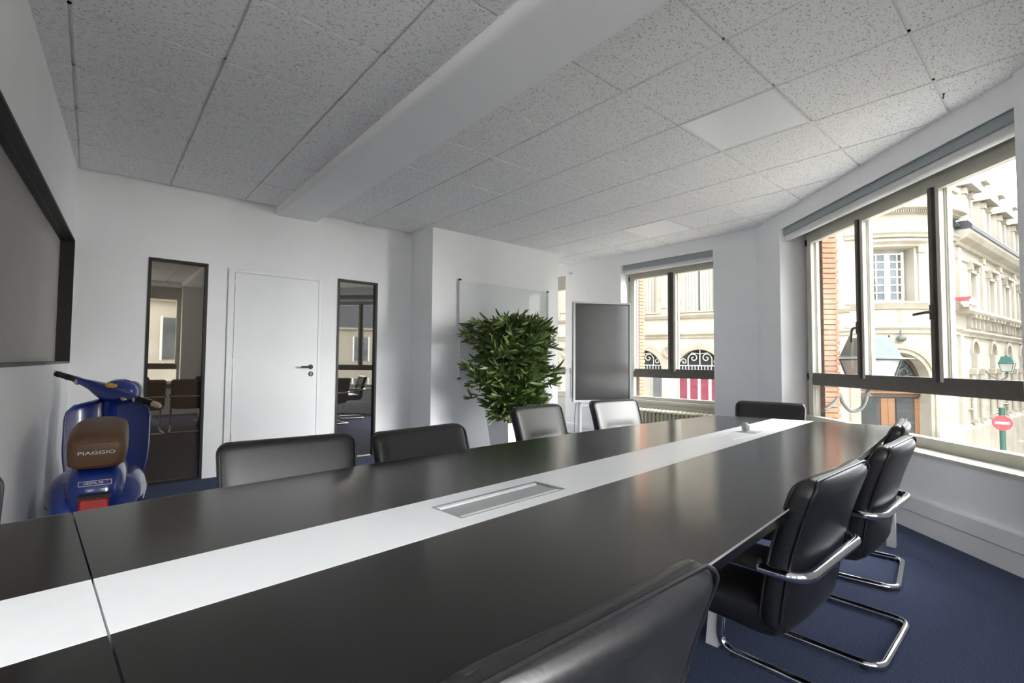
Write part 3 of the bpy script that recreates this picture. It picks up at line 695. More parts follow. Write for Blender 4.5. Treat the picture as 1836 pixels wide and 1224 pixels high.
# ------------------------------------------------------------------ motor scooter (rear towards the table)
sc = empty('motor_scooter', (.068, 3.82, 0), math.radians(-3.4), 'blue vintage motor scooter with brown saddle parked beside the left wall', 'scooter')
def sect(y, w, z0, z1, e=.6, n=24): 
    zc, hh = (z0+z1)/2, (z1-z0)/2
    return [(x, y, zc+z) for x, z in superring(0, w, hh, n, e)]
body = [(-.70, .045, .36, .44), (-.69, .080, .32, .50), (-.655, .105, .29, .545), (-.60, .118, .27, .575), (-.45, .122, .26, .60), (-.25, .118, .25, .61), (-.12, .105, .25, .59), (-.05, .095, .25, .52), (.0, .085, .25, .40), (.04, .08, .25, .32)]
MB().loft([sect(y, w, a, b, .62) for y, w, a, b in body]).build('body', 'scooter_blue', sc, smooth=60)
for sx in (-1, 1):
    rr = []
    for i in range(13):
        t = i/12; y = -.70+.66*t; k = math.sin(math.pi*min(1, max(0, t*.96+.02)))**.55
        rr.append([(sx*.105+x, y, .345+.03*t+z) for x, z in superring(0, .100*k+.004, .150*k+.004, 20, .75)])
    cw = MB().loft(rr if sx > 0 else [r[::-1] for r in rr]).build('cowl', 'scooter_blue', sc, smooth=60)
    MB().tube([(sx*.188, -.60, .38), (sx*.206, -.35, .40), (sx*.188, -.12, .39)], .005, 6).build('cowl_trim', 'silver_trim', cw, smooth=50)
# saddle
st = []
for y, w, z0_, z1_, e in [(-.665, .075, .590, .670, .5), (-.66, .098, .572, .705, .5), (-.64, .110, .566, .728, .5), (-.58, .118, .572, .748, .5), (-.42, .120, .590, .772, .5), (-.25, .116, .60, .782, .55), (-.12, .098, .60, .775, .6), (-.05, .075, .605, .75, .65), (-.03, .045, .62, .72, .7)]:
    st.append(sect(y, w, z0_, z1_, e, 28))
sea = MB().loft(st).build('saddle', 'seat_brown', sc, smooth=60)
MB().tube([(-.108, -.60, .590), (-.098, -.652, .588), (0, -.670, .588), (.098, -.652, .588), (.108, -.60, .590)], .005, 6).build('saddle_piping', 'seat_brown', sea, smooth=60)
MB().tube([(-.085, -.655, .698), (0, -.664, .698), (.085, -.655, .698)], .003, 6).build('saddle_piping', 'seat_brown', sea, smooth=60)
Mt = Matrix.Translation((0, -.6665, .648)) @ Matrix.Rotation(math.radians(90), 4, 'X')
text_obj('saddle_lettering', 'PIAGGIO', .031, 'white_plastic', sea, Mt @ Matrix.Diagonal((1.18, .72, 1, 1)))
for sx in (-1, 1): MB().ell((sx*.120, -.44, .66), .010, .015, .012, 10, 6).build('saddle_catch', 'black_plastic', sc, smooth=60)
# tail light and badge
tl = MB().hexa([(x_*.8, y_, z_-.075) for x_, y_, z_ in [(-.075, -.745, .435), (.075, -.745, .435), (.07, -.68, .43), (-.07, -.68, .43), (-.068, -.725, .515), (.068, -.725, .515), (.065, -.66, .525), (-.065, -.66, .525)]]).build('tail_light', 'tail_red', sc, bevel=.008)
MB().hexa([(x_*.8, y_, z_-.075) for x_, y_, z_ in [(-.082, -.735, .513), (.082, -.735, .513), (.075, -.65, .515), (-.075, -.65, .515), (-.076, -.722, .532), (.076, -.722, .532), (.07, -.65, .54), (-.07, -.65, .54)]]).build('light_hood', 'black_plastic', tl, bevel=.004)
tilt = math.radians(90-24); Mb = Matrix.Translation((0, -.689, .505)) @ Matrix.Rotation(tilt, 4, 'X') @ Matrix.Diagonal((.8, .85, 1, 1))
bd = MB().box(-.075, .075, -.013, .013, -.003, .002)
bo = bd.build('badge', 'scooter_blue', sc); bo.matrix_local = Mb
m_ = MB(); m_.box(-.078, .078, .012, .0145, -.003, .004).box(-.078, .078, -.0145, -.012, -.003, .004).box(-.078, -.0755, -.012, .012, -.003, .004).box(.0755, .078, -.012, .012, -.003, .004); m_.build('badge_border', 'silver_trim', bo)
text_obj('badge_lettering', 'VESPA 50', .022, 'silver_trim', bo, Matrix.Translation((-.008, 0, .003)) @ Matrix.Diagonal((1.05, .85, 1, 1)))
# floorboard, leg shield, column, front end
fb = [(-.02, .13, .235, .275), (.10, .14, .235, .270), (.30, .165, .235, .270), (.40, .175, .245, .285)]
MB().loft([sect(y, w, a, b, .35) for y, w, a, b in fb]).build('floorboard', 'scooter_blue', sc, smooth=50)
for x in (-.12, -.06, .06, .12): MB().tube([(x, -.0, .277), (x, .38, .279)], .006, 6).build('floor_rail', 'rubber', sc, smooth=50)
ls = []; NS = 16
for i in range(NS+1):
    t = i/NS; z = .26+.575*t; yc = .38+.16*math.sin(t*1.45)*.75
    hwid = .175+.042*math.sin(min(t/.55, 1)*math.pi/2)
    if t > .76: hwid *= max(.0, 1-((t-.76)/.242)**3.2)**.42 
    hwid = max(hwid, .05)
    front = []; back = []
    for k in range(13):
        x = -hwid+2*hwid*k/12; c = -.08*(abs(x)/.22)**2.2
        back.append((x, yc+c-.010, z)); front.append((x, yc+c+.010, z))
    ls.append(back+front[::-1])
lsh = MB().loft(ls).build('leg_shield', 'scooter_blue', sc, smooth=50)
rim_l = [r[0] for r in ls]; rim_r = [r[12] for r in ls]
MB().tube(rim_l+rim_r[::-1], .0075, 8).build('shield_rim', 'scooter_blue', lsh, smooth=60)
MB().tube([(0, .50, .30), (0, .515, .60), (0, .455, .88)], .045, 14, radii=[.05, .045, .04]).build('steering_column', 'scooter_blue', sc, smooth=60)
for (yw, nm) in ((-.46, 'rear_wheel'), (.66, 'front_wheel')):
    wpr = []
    for k in range(33):
        a = 2*math.pi*k/32; wpr.append(Vector((0, yw+.175*math.cos(a), .215+.175*math.sin(a))))
    wh = MB().tube(wpr[:-1], .042, 12, closed=True).build(nm, 'rubber', sc, smooth=60)
    MB().lathe([(0, -.03), (.13, -.035), (.145, -.02), (.145, .02), (.13, .035), (0, .03)], 28, (0, yw, .215), Matrix.Rotation(math.radians(90), 4, 'Y')).build('wheel_rim', 'grey_metal', wh, smooth=40)
fr_ = []
for k in range(11):
    a = math.radians(-5+k*19); fr_.append([(x, .66+.255*math.cos(a)*(1+.0*x), .225+.235*math.sin(a)-3.0*x*x) for x in [-.075+.15*j/8 for j in range(9)]]+[(x, .66+.240*math.cos(a), .225+.220*math.sin(a)-3.0*x*x) for x in [.075-.15*j/8 for j in range(9)]])
MB().loft(fr_).build('front_fender', 'scooter_blue', sc, smooth=50)
MB().tube([(.06, .66, .215), (.07, .60, .42), (0, .53, .62)], .022, 10).build('fork', 'silver_trim', sc, smooth=50)
# handlebar, turned to the right about the raked steering axis
axis = Vector((0, -.22, 1)).normalized()
hb = empty('handlebar', parent=sc); 
turn = math.radians(-38)
hb.matrix_local = Matrix.Translation((.005, .430, .868)) @ Matrix.Rotation(turn, 4, axis) @ Matrix.Rotation(math.radians(9), 4, 'Y') @ Matrix.Scale(1.08, 4)
hs = []
for x, ry, rz, yo, zo in [(-.20, .017, .017, -.045, .035), (-.16, .022, .022, -.038, .033), (-.11, .038, .032, -.02, .026), (-.06, .062, .048, .0, .012), (0, .085, .060, .015, .006), (.06, .062, .048, .0, .012), (.11, .038, .032, -.02, .026), (.16, .022, .022, -.038, .033), (.20, .017, .017, -.045, .035)]:
    hs.append([(x, yo+ry*math.cos(t), zo+rz*math.sin(t)) for t in [2*math.pi*k/18 for k in range(18)]])
MB().loft(hs).build('headset', 'scooter_blue', hb, smooth=60)
MB().ell((0, .070, .020), .090, .105, .080, 20, 12).build('headlamp_shell', 'scooter_blue', hb, smooth=60)
MB().lathe([(0, .0), (.066, 0), (.070, .012), (.060, .022), (0, .030)], 24, (0, .152, .018), Matrix.Rotation(math.radians(-90), 4, 'X')).build('headlamp_lens', 'lamp_glass', hb, smooth=40)
MB().lathe([(0, 0), (.030, 0), (.030, .006), (.026, .009), (0, .010)], 20, (0, -.022, .058), Matrix.Rotation(math.radians(18), 4, 'X')).build('speedometer', 'amber_lens', hb, smooth=40)
MB().tube([(0, .02, -.06), (0, .01, .0)], .036, 14).build('stem', 'scooter_blue', hb, smooth=60)
for sx in (-1, 1):
    d = Vector((sx*.13, -.025, .006)); p0_ = Vector((sx*.195, -.044, .035))
    MB().tube([p0_, p0_+d*.92], .0165, 12).build('grip', 'rubber', hb, smooth=50)
    for k in range(3): MB().tube([p0_+d*(.05+.36*k), p0_+d*(.09+.36*k)], .0195, 12).build('grip_ring', 'rubber', hb, smooth=50)
    MB().tube([p0_+d*.92, p0_+d*1.18, p0_+d*1.35], .016, 12, radii=[.0175, .017, .010]).build('bar_end', 'bone', hb, smooth=50)
    MB().tube(fillet([p0_+Vector((-sx*.02, .02, 0)), p0_+Vector((sx*.01, .05, .006)), p0_+d*1.0+Vector((0, .055, .0))], .02), .0055, 8).build('lever', 'silver_trim', hb, smooth=50)
    MB().ell(tuple(p0_+Vector((-sx*.006, -.002, -.006))), .020, .018, .022, 12, 8).build('lever_clamp', 'silver_trim', hb, smooth=50)
MB().ell((.125, -.052, .012), .022, .016, .014, 12, 8).build('switch_box', 'silver_trim', hb, smooth=50)

# ------------------------------------------------------------------ the street outside
GZ = CZ-3.9
def gz(r): return CZ+r                                # heights below are given relative to eye level
st = MB(); st.box(6.2, 80, -40, 60, GZ-.3, GZ).box(-40, 6.2, -60, -2.2, GZ-.3, GZ); st.build('street_ground', 'asphalt', kind='structure')

a_, b_ = ch(3.95, .40), ch(-1.0, .40)
up_ = MB().prism([(-12, a_.y), (a_.x, a_.y), (b_.x, b_.y), (6.15, 26), (-12, 26)], ZC+.26, 12.5); up_.build('wall_unseen_floors', 'brick_wall', kind='structure')  # unseen storeys added to block sky light from the facades opposite
MB().box(-12, -2.86, -1.5, 26, GZ, ZC+.27).box(-2.86, 6.15, 7.8, 26, GZ, ZC+.27).build('wall_unseen_wing', 'brick_wall', kind='structure')  # unseen side masses, added to cut the sky reaching the street facades
class Fac:
    """maps (s along the facade, z, o outwards) to world; straight or round"""
    def __init__(f, P=None, d=None, C=None, R=None, a0=None):
        f.P, f.d, f.C, f.R, f.a0 = P, d, C, R, a0
        if d is not None: f.n = Vector((d.y, -d.x, 0))
    def __call__(f, s, z, o=0):
        if f.d is not None: p = f.P+f.d*s+f.n*o
        else:
            a = f.a0+s/f.R; p = f.C+Vector((math.cos(a), math.sin(a), 0))*(f.R+o)
        return (p.x, p.y, z)
    def at(f, px):                                     # s where the ray of an image column meets the facade
        r = ray(px, 640); r = Vector((r.x, r.y, 0)).normalized()
        best = None
        if f.d is not None:
            M = Matrix(((f.d.x, -r.x), (f.d.y, -r.y))); return (M.inverted() @ Vector((-f.P.x, -f.P.y))).x
        b = r.dot(f.C); t = b-math.sqrt(b*b-(f.C.length_squared-f.R**2)); q = r*t-f.C
        return ((math.atan2(q.y, q.x) % (2*math.pi))-f.a0)*f.R
def fbox(mb, f, s0, s1, z0, z1, o0, o1):
    n = 1 if f.d is not None else max(1, int(abs(s1-s0)/.35)+1)
    for i in range(n):
        a, b = s0+(s1-s0)*i/n, s0+(s1-s0)*(i+1)/n
        mb.hexa([f(a, z0, o1), f(b, z0, o1), f(b, z0, o0), f(a, z0, o0), f(a, z1, o1), f(b, z1, o1), f(b, z1, o0), f(a, z1, o0)])
    return mb
def fob(name, m, par, f, s0, s1, z0, z1, o0, o1): return fbox(MB(), f, s0, s1, z0, z1, o0, o1).build(name, m, par)
def moulding(name, m, par, f, s0, s1, prof):
    """prof: list of (o, z) swept along the facade"""
    n = 1 if f.d is not None else 18
    rings = [[f(s0+(s1-s0)*i/n, z, o) for o, z in prof] for i in range(n+1)]
    return MB().loft(rings).build(name, m, par, smooth=30)
def fwall(name, m, par, f, s0, s1, z0, z1, holes, depth=.35):
    """wall face with openings; hole = (sa, sb, za, zb, arched): arched holes get a half-circle on top of zb"""
    mb = MB(); brk = {s0, s1}
    for sa, sb, za, zb, ar in holes:
        brk |= {sa, sb}
        if ar: brk |= {(sa+sb)/2-(sb-sa)/2*math.cos(math.pi*k/16) for k in range(17)}
    if f.d is None: brk |= {s0+(s1-s0)*k/20 for k in range(21)}
    brk = sorted(brk)
    def top(h, s):
        if not h[4]: return h[3]
        r = (h[1]-h[0])/2; return h[3]+math.sqrt(max(0, r*r-(s-(h[0]+h[1])/2)**2))
    for a, b in zip(brk, brk[1:]):
        if b-a < 1e-6: continue
        mid = (a+b)/2; hs = sorted([h for h in holes if h[0] <= mid <= h[1]], key=lambda h: h[2]); ca = cb = z0
        for h in hs:
            mb.add([f(a, ca), f(b, cb), f(b, h[2]), f(a, h[2])], [(0, 1, 2, 3)])
            mb.add([f(a, h[2]), f(b, h[2]), f(b, h[2], -depth), f(a, h[2], -depth)], [(0, 1, 2, 3)])
            mb.add([f(a, top(h, a)), f(b, top(h, b)), f(b, top(h, b), -depth), f(a, top(h, a), -depth)], [(0, 1, 2, 3)])
            ca, cb = top(h, a), top(h, b)
        mb.add([f(a, ca), f(b, cb), f(b, z1), f(a, z1)], [(0, 1, 2, 3)])
    for h in holes:
        for s in (h[0], h[1]): mb.add([f(s, h[2]), f(s, h[2], -depth), f(s, h[3], -depth), f(s, h[3])], [(0, 1, 2, 3)])
    return mb.build(name, m, par, fixn=False)
def arch_ring(name, m, par, f, sc_, zs, r0, r1, o0, o1, jamb=0, n=16):
    rings = []
    pts = ([(-1, 0, -jamb)] if jamb else [])+[(-math.cos(math.pi*k/n), math.sin(math.pi*k/n), 0) for k in range(n+1)]+([(1, 0, -jamb)] if jamb else [])
    for c, s, dz in pts:
        rings.append([f(sc_+c*r0, zs+s*r0+dz, o0), f(sc_+c*r0, zs+s*r0+dz, o1), f(sc_+c*r1, zs+s*r1+dz, o1), f(sc_+c*r1, zs+s*r1+dz, o0)])
    return MB().loft(rings).build(name, m, par, smooth=40)
def arch_fill(name, m, par, f, sc_, zs, r, o0, o1, zb=None, n=16):
    pts = [(sc_-r*math.cos(math.pi*k/n), zs+r*math.sin(math.pi*k/n)) for k in range(n+1)]
    if zb is not None: pts = [(sc_-r, zb)]+pts+[(sc_+r, zb)]
    return MB().loft([[f(s, z, o0) for s, z in pts], [f(s, z, o1) for s, z in pts]]).build(name, m, par)

CT = Vector((22.44, 5.98, 0)); RTW = 3.4; A0_, A1_ = math.radians(198), math.radians(264.8)
tower = Fac(C=CT, R=RTW, a0=A0_); TL = (A1_-A0_)*RTW
d2 = Vector((.99589, -.0906, 0)); pr_ = Vector(tower(TL, 0)); fa2 = Fac(P=Vector((pr_.x, pr_.y, 0)), d=d2)
d1 = Vector((.30902, -.95106, 0)); pl_ = Vector(tower(0, 0)); L1 = 34.0; fa1 = Fac(P=Vector((pl_.x, pl_.y, 0))-d1*L1, d=d1)
bl = empty('corner_building', (22, 5, 0), 0, 'ornate cream stone corner building with round tower and dormers across the street', 'building')
bl.matrix_world = Matrix.Identity(4); bl.location = (0, 0, 0)
# solid core behind the facades
q = [fa1(0, 0, -.5), fa1(L1, 0, -.5)]+[tower(TL*k/8, 0, -.5) for k in range(1, 8)]+[fa2(0, 0, -.5), fa2(30, 0, -.5), fa2(30, 0, -9), fa1(0, 0, -9)]
MB().prism([(p[0], p[1]) for p in q], GZ, gz(5.0)).build('core', 'stone_shade', bl)
ZCOR = gz(4.35)
# --- round tower
sd_ = tower.at(1607); swn = tower.at(1605)
DR = 1.02; dz0 = gz(-.62)
fwall('tower_wall', 'stone', bl, tower, -.15, TL+.05, GZ, gz(4.2), [(sd_-DR, sd_+DR, GZ+.1, dz0, True), (swn-.66, swn+.66, gz(2.08), gz(3.84), False)], .42)
arch_ring('door_arch', 'stone_trim', bl, tower, sd_, dz0, DR, DR+.13, -.3, .06, 2.9); arch_ring('door_arch', 'stone_trim', bl, tower, sd_, dz0, DR+.13, DR+.27, -.05, .11, 2.9)
en = fob('entrance_door', 'door_wood', bl, tower, sd_-DR, sd_+DR, GZ, dz0-.45, -.40, -.36)
for a, b, m in ((-DR, -.42, 'dark_pane'), (-.34, -.12, 'door_orange'), (-.11, .11, 'door_orange'), (.16, .80, 'dark_pane'), (.82, DR, 'door_orange')):
    fob('door_panel', m, en, tower, sd_+a, sd_+b, GZ+.1, dz0-.50, -.36, -.335)
for k in range(6): fob('door_grille', 'iron_grey', en, tower, sd_+.16, sd_+.80, dz0-.9-.4*k, dz0-.885-.4*k, -.335, -.32)
fob('door_transom', 'door_wood', en, tower, sd_-DR, sd_+DR, dz0-.45, dz0-.02, -.40, -.30); fob('transom_ledge', 'door_orange', en, tower, sd_-DR, sd_+DR, dz0-.33, dz0-.27, -.30, -.25)
fl_ = arch_fill('fanlight', 'dark_pane', bl, tower, sd_, dz0-.02, DR, -.40, -.37)
arch_ring('fanlight_rim', 'door_wood', fl_, tower, sd_, dz0-.02, DR-.12, DR, -.37, -.30)
m_ = MB()
for k in range(7):
    a = math.pi*(k+1)/8; m_.tube([tower(sd_, dz0+.05, -.35), tower(sd_-math.cos(a)*.5, dz0+.05+math.sin(a)*.5, -.35), tower(sd_-math.cos(a)*.86, dz0+.02+math.sin(a)*.86, -.35)], .014, 5)
for sx in (-.45, 0, .45):
    m_.tube([tower(sd_+sx+.16*math.cos(t*.6), dz0+.34+.16*math.sin(t*.6), -.345) for t in range(11)], .016, 5)
m_.build('fanlight_scrolls', 'iron_grey', fl_)
# first-floor window with white glazing bars
wn = empty('tower_window', parent=bl); zw0, zw1 = gz(2.14), gz(3.70); ws = .52
cols = [(-.50, -.37), (-.335, -.09), (.09, .335), (.37, .50)]
fob('frame_stile', 'white_iron', wn, tower, swn-ws-.06, swn-.50, zw0-.06, zw1+.05, -.40, -.34); fob('frame_stile', 'white_iron', wn, tower, swn+.50, swn+ws+.06, zw0-.06, zw1+.05, -.40, -.34)
fob('centre_post', 'white_iron', wn, tower, swn-.09, swn+.09, zw0, zw1, -.40, -.33)
for a in (-.3525, .3525): fob('glazing_bar', 'white_iron', wn, tower, swn+a-.018, swn+a+.018, zw0, zw1, -.39, -.345)
rowh = (zw1-zw0)/6
for k in range(7): fob('glazing_bar', 'white_iron', wn, tower, swn-.50, swn+.50, zw0+rowh*k-.018, zw0+rowh*k+.018, -.395, -.348)
for k in range(6):
    for a, b in cols: fob('pane', 'pane_brown' if (b > .4 or (a < -.4 and k < 3)) else 'pane_grey', wn, tower, swn+a, swn+b, zw0+rowh*k+.018, zw0+rowh*(k+1)-.018, -.40, -.375)
fob('window_infill', 'stone_shade', bl, tower, swn-.66, swn+.66, gz(2.08), gz(3.84), -.46, -.41)
moulding('window_hood', 'stone_trim', bl, tower, swn-.95, swn+1.0, [(0, gz(3.86)), (.08, gz(3.86)), (.10, gz(3.94)), (.20, gz(4.02)), (.20, gz(4.08)), (0, gz(4.12))])
for a in (-.86, .86):
    fob('window_pilaster', 'stone', bl, tower, swn+a-.10, swn+a+.10, gz(2.05), gz(3.72), 0, .06)
    fob('capital', 'stone_trim', bl, tower, swn+a-.13, swn+a+.13, gz(3.66), gz(3.86), 0, .10)
moulding('sill_course', 'stone_trim', bl, tower, -.1, TL+.04, [(0, gz(1.80)), (.06, gz(1.82)), (.12, gz(1.95)), (.16, gz(2.0)), (.16, gz(2.05)), (0, gz(2.08))])
moulding('string_course', 'stone_trim', bl, tower, -.1, TL+.04, [(0, gz(1.00)), (.07, gz(1.02)), (.07, gz(1.12)), (.15, gz(1.20)), (.15, gz(1.26)), (0, gz(1.29))])
moulding('architrave', 'stone_trim', bl, tower, -.1, TL+.04, [(0, gz(4.16)), (.08, gz(4.18)), (.10, gz(4.26)), (.16, gz(4.32)), (.16, gz(4.36)), (0, gz(4.38))])
fob('frieze', 'stone', bl, tower, -.12, TL+.04, gz(4.3), gz(4.95), -.3, .02)
moulding('cornice', 'stone_trim', bl, tower, -.15, TL+.1, [(0, gz(4.93)), (.12, gz(4.95)), (.12, gz(5.03)), (.34, gz(5.08)), (.38, gz(5.2)), (.38, gz(5.26)), (0, gz(5.34))])
m_ = MB()
for k in range(60): s_ = TL*k/60; fbox(m_, tower, s_, s_+.035, gz(4.97), gz(5.05), .10, .20)
m_.build('dentils', 'stone_trim', bl, kind='stuff')
fob('parapet', 'stone', bl, tower, -.12, TL+.05, gz(5.25), gz(5.85), -.3, .05)
moulding('parapet_cap', 'stone_trim', bl, tower, -.15, TL+.08, [(-.3, gz(5.82)), (.12, gz(5.84)), (.16, gz(5.92)), (.16, gz(5.98)), (-.3, gz(6.02))])
rings = []
for t in range(5): rings.append([(CT.x+(RTW-.35)*(1-.16*t)*math.cos(2*math.pi*k/28), CT.y+(RTW-.35)*(1-.16*t)*math.sin(2*math.pi*k/28), gz(5.9)+t*.45-.02*t*t) for k in range(28)])
MB().loft(rings).build('tower_roof', 'slate', bl, smooth=40)
mdl = MB().lathe([(0, 0), (.20, 0), (.20, .05), (.13, .07), (0, .08)], 20, tower(sd_+.05, gz(1.58), 0), Matrix.Rotation(math.radians(90), 4, 'Y') @ Matrix.Identity(4))
mdl.build('medallion', 'stone_trim', bl, smooth=40)
cmr = tower(sd_+.10, gz(.84), .12)
m_ = MB(); m_.ell(cmr, .13, .13, .10, 14, 8); m_.build('dome_camera', 'iron_grey', bl, smooth=50)
MB().tube([tower(sd_+.10, gz(1.15), .05), tower(sd_+.10, gz(.92), .12)], .02, 6).build('camera_bracket', 'iron_grey', bl)
# --- long facade to the right
bays = [fa2.at(1747), fa2.at(1779), fa2.at(1806), fa2.at(1831)]
step = (bays[3]-bays[0])/3; bays = [bays[0]+step*k for k in range(8)]
L2 = bays[-1]+1.6
hol = []
for b in bays:
    hol += [(b-.36, b+.36, gz(2.0), gz(3.30), False), (b-.44, b+.44, gz(-1.9), gz(.42), True)]
fwall('side_wall', 'stone', bl, fa2, -.05, L2, GZ, gz(4.3), hol, .30)
for i, b in enumerate(bays):
    fob('window_pane', 'stone_shade', bl, fa2, b-.36, b+.36, gz(2.0), gz(3.30), -.34, -.27)
    fob('lintel', 'stone_trim', bl, fa2, b-.50, b+.50, gz(3.32), gz(3.44), 0, .08); fob('hood', 'stone_trim', bl, fa2, b-.56, b+.56, gz(3.62), gz(3.72), 0, .20)
    for a in (-.44, .44): fob('jamb_pilaster', 'stone', bl, fa2, b+a-.07, b+a+.07, gz(1.98), gz(3.32), 0, .05)
    for a in (-.47, .47): fob('capital', 'stone_trim', bl, fa2, b+a-.09, b+a+.09, gz(3.40), gz(3.62), 0, .14)
    s_ = b+step/2
    fob('pilaster', 'stone', bl, fa2, s_-.17, s_+.17, gz(1.95), gz(4.0), 0, .07); fob('capital', 'stone_trim', bl, fa2, s_-.20, s_+.20, gz(3.82), gz(4.05), 0, .11)
    for a in (-.85, -.28, .28, .85):
        c_ = fob('console', 'stone_trim', bl, fa2, b+a-.07, b+a+.07, gz(1.32), gz(1.72), 0, .14)
        fob('console_top', 'stone_trim', c_, fa2, b+a-.10, b+a+.10, gz(1.66), gz(1.76), 0, .26)
    arch_ring('arch', 'stone_trim', bl, fa2, b, gz(.42), .44, .56, -.02, .07)
    arch_fill('arch_infill', 'stone_trim', bl, fa2, b, gz(.42), .44, -.33, -.22, gz(-.15))
    fob('arch_window', 'stone_shade', bl, fa2, b-.44, b+.44, gz(-1.9), gz(-.18), -.34, -.26)
    fob('arch_rail', 'stone_trim', bl, fa2, b-.48, b+.48, gz(-.22), gz(-.12), -.25, .04)
    for a in (-.58, .58):
        co = MB().tube([fa2(b+a, gz(-1.9), .06), fa2(b+a, gz(-.32), .06)], .085, 12).build('column', 'stone', bl, smooth=50)
        fob('column_capital', 'stone_trim', co, fa2, b+a-.13, b+a+.13, gz(-.32), gz(-.14), -.02, .19); fob('column_base', 'stone_trim', co, fa2, b+a-.13, b+a+.13, gz(-2.02), gz(-1.9), -.02, .19)
    # dormer
    dm = empty('dormer', parent=bl)
    fob('dormer_body', 'stone', dm, fa2, b-.62, b+.62, gz(4.7), gz(6.45), -.9, -.10)
    fob('dormer_window', 'stone_shade', dm, fa2, b-.28, b+.28, gz(4.95), gz(6.15), -.12, -.085)
    for a in (-.46, .46):
        fob('dormer_pilaster', 'stone', dm, fa2, b+a-.10, b+a+.10, gz(4.8), gz(6.3), -.10, -.02)
        fob('dormer_capital', 'stone_trim', dm, fa2, b+a-.14, b+a+.14, gz(6.18), gz(6.4), -.10, .04)
    rr = [[fa2(b+s_, gz(z), o) for s_, z in ((-.80, 6.45), (.80, 6.45), (.80, 6.58), (.45, 6.82), (0, 6.90), (-.45, 6.82), (-.80, 6.58))] for o in (-1.0, .22)]
    MB().loft(rr).build('dormer_pediment', 'stone_trim', dm)
    fob('dormer_finial', 'stone', dm, fa2, b-.30, b+.30, gz(6.85), gz(7.3), -.7, -.1); fob('finial_cap', 'stone_trim', dm, fa2, b-.42, b+.42, gz(7.3), gz(7.45), -.85, .06)
moulding('balcony_ledge', 'stone_trim', bl, fa2, -.05, L2, [(0, gz(1.72)), (.26, gz(1.76)), (.32, gz(1.84)), (.32, gz(1.94)), (0, gz(1.98))])
moulding('string_course', 'stone_trim', bl, fa2, -.05, L2, [(0, gz(.98)), (.07, gz(1.0)), (.07, gz(1.08)), (.16, gz(1.16)), (.16, gz(1.22)), (0, gz(1.26))])
moulding('lintel_course', 'stone_trim', bl, fa2, -.05, L2, [(0, gz(3.62)), (.05, gz(3.64)), (.07, gz(3.72)), (0, gz(3.76))])
moulding('base_course', 'stone_trim', bl, fa2, -.05, L2, [(0, GZ), (.14, GZ), (.14, gz(-2.2)), (.06, gz(-2.1)), (0, gz(-2.05))])
moulding('cornice', 'stone_trim', bl, fa2, -.1, L2, [(0, gz(4.05)), (.10, gz(4.08)), (.12, gz(4.2)), (.32, gz(4.30)), (.42, gz(4.46)), (.42, gz(4.56)), (-.2, gz(4.62))])
moulding('gutter', 'slate', bl, fa2, -.1, L2, [(-.1, gz(4.56)), (.46, gz(4.56)), (.47, gz(4.70)), (.36, gz(4.84)), (-.1, gz(4.86))])
rr = [[fa2(s_, gz(z), o) for o, z in ((.2, 4.65), (-1.1, 6.7), (-1.1, 4.65))] for s_ in (-.3, L2)]
MB().loft(rr).build('mansard_roof', 'slate', bl)
pilz = fa2.at(1722)
for s_ in (.18, ): fob('corner_pilaster', 'stone', bl, fa2, s_-.16, s_+.16, gz(1.95), gz(4.0), 0, .09); fob('corner_pilaster', 'stone', bl, fa2, s_-.18, s_+.18, gz(-2), gz(1.0), 0, .08)
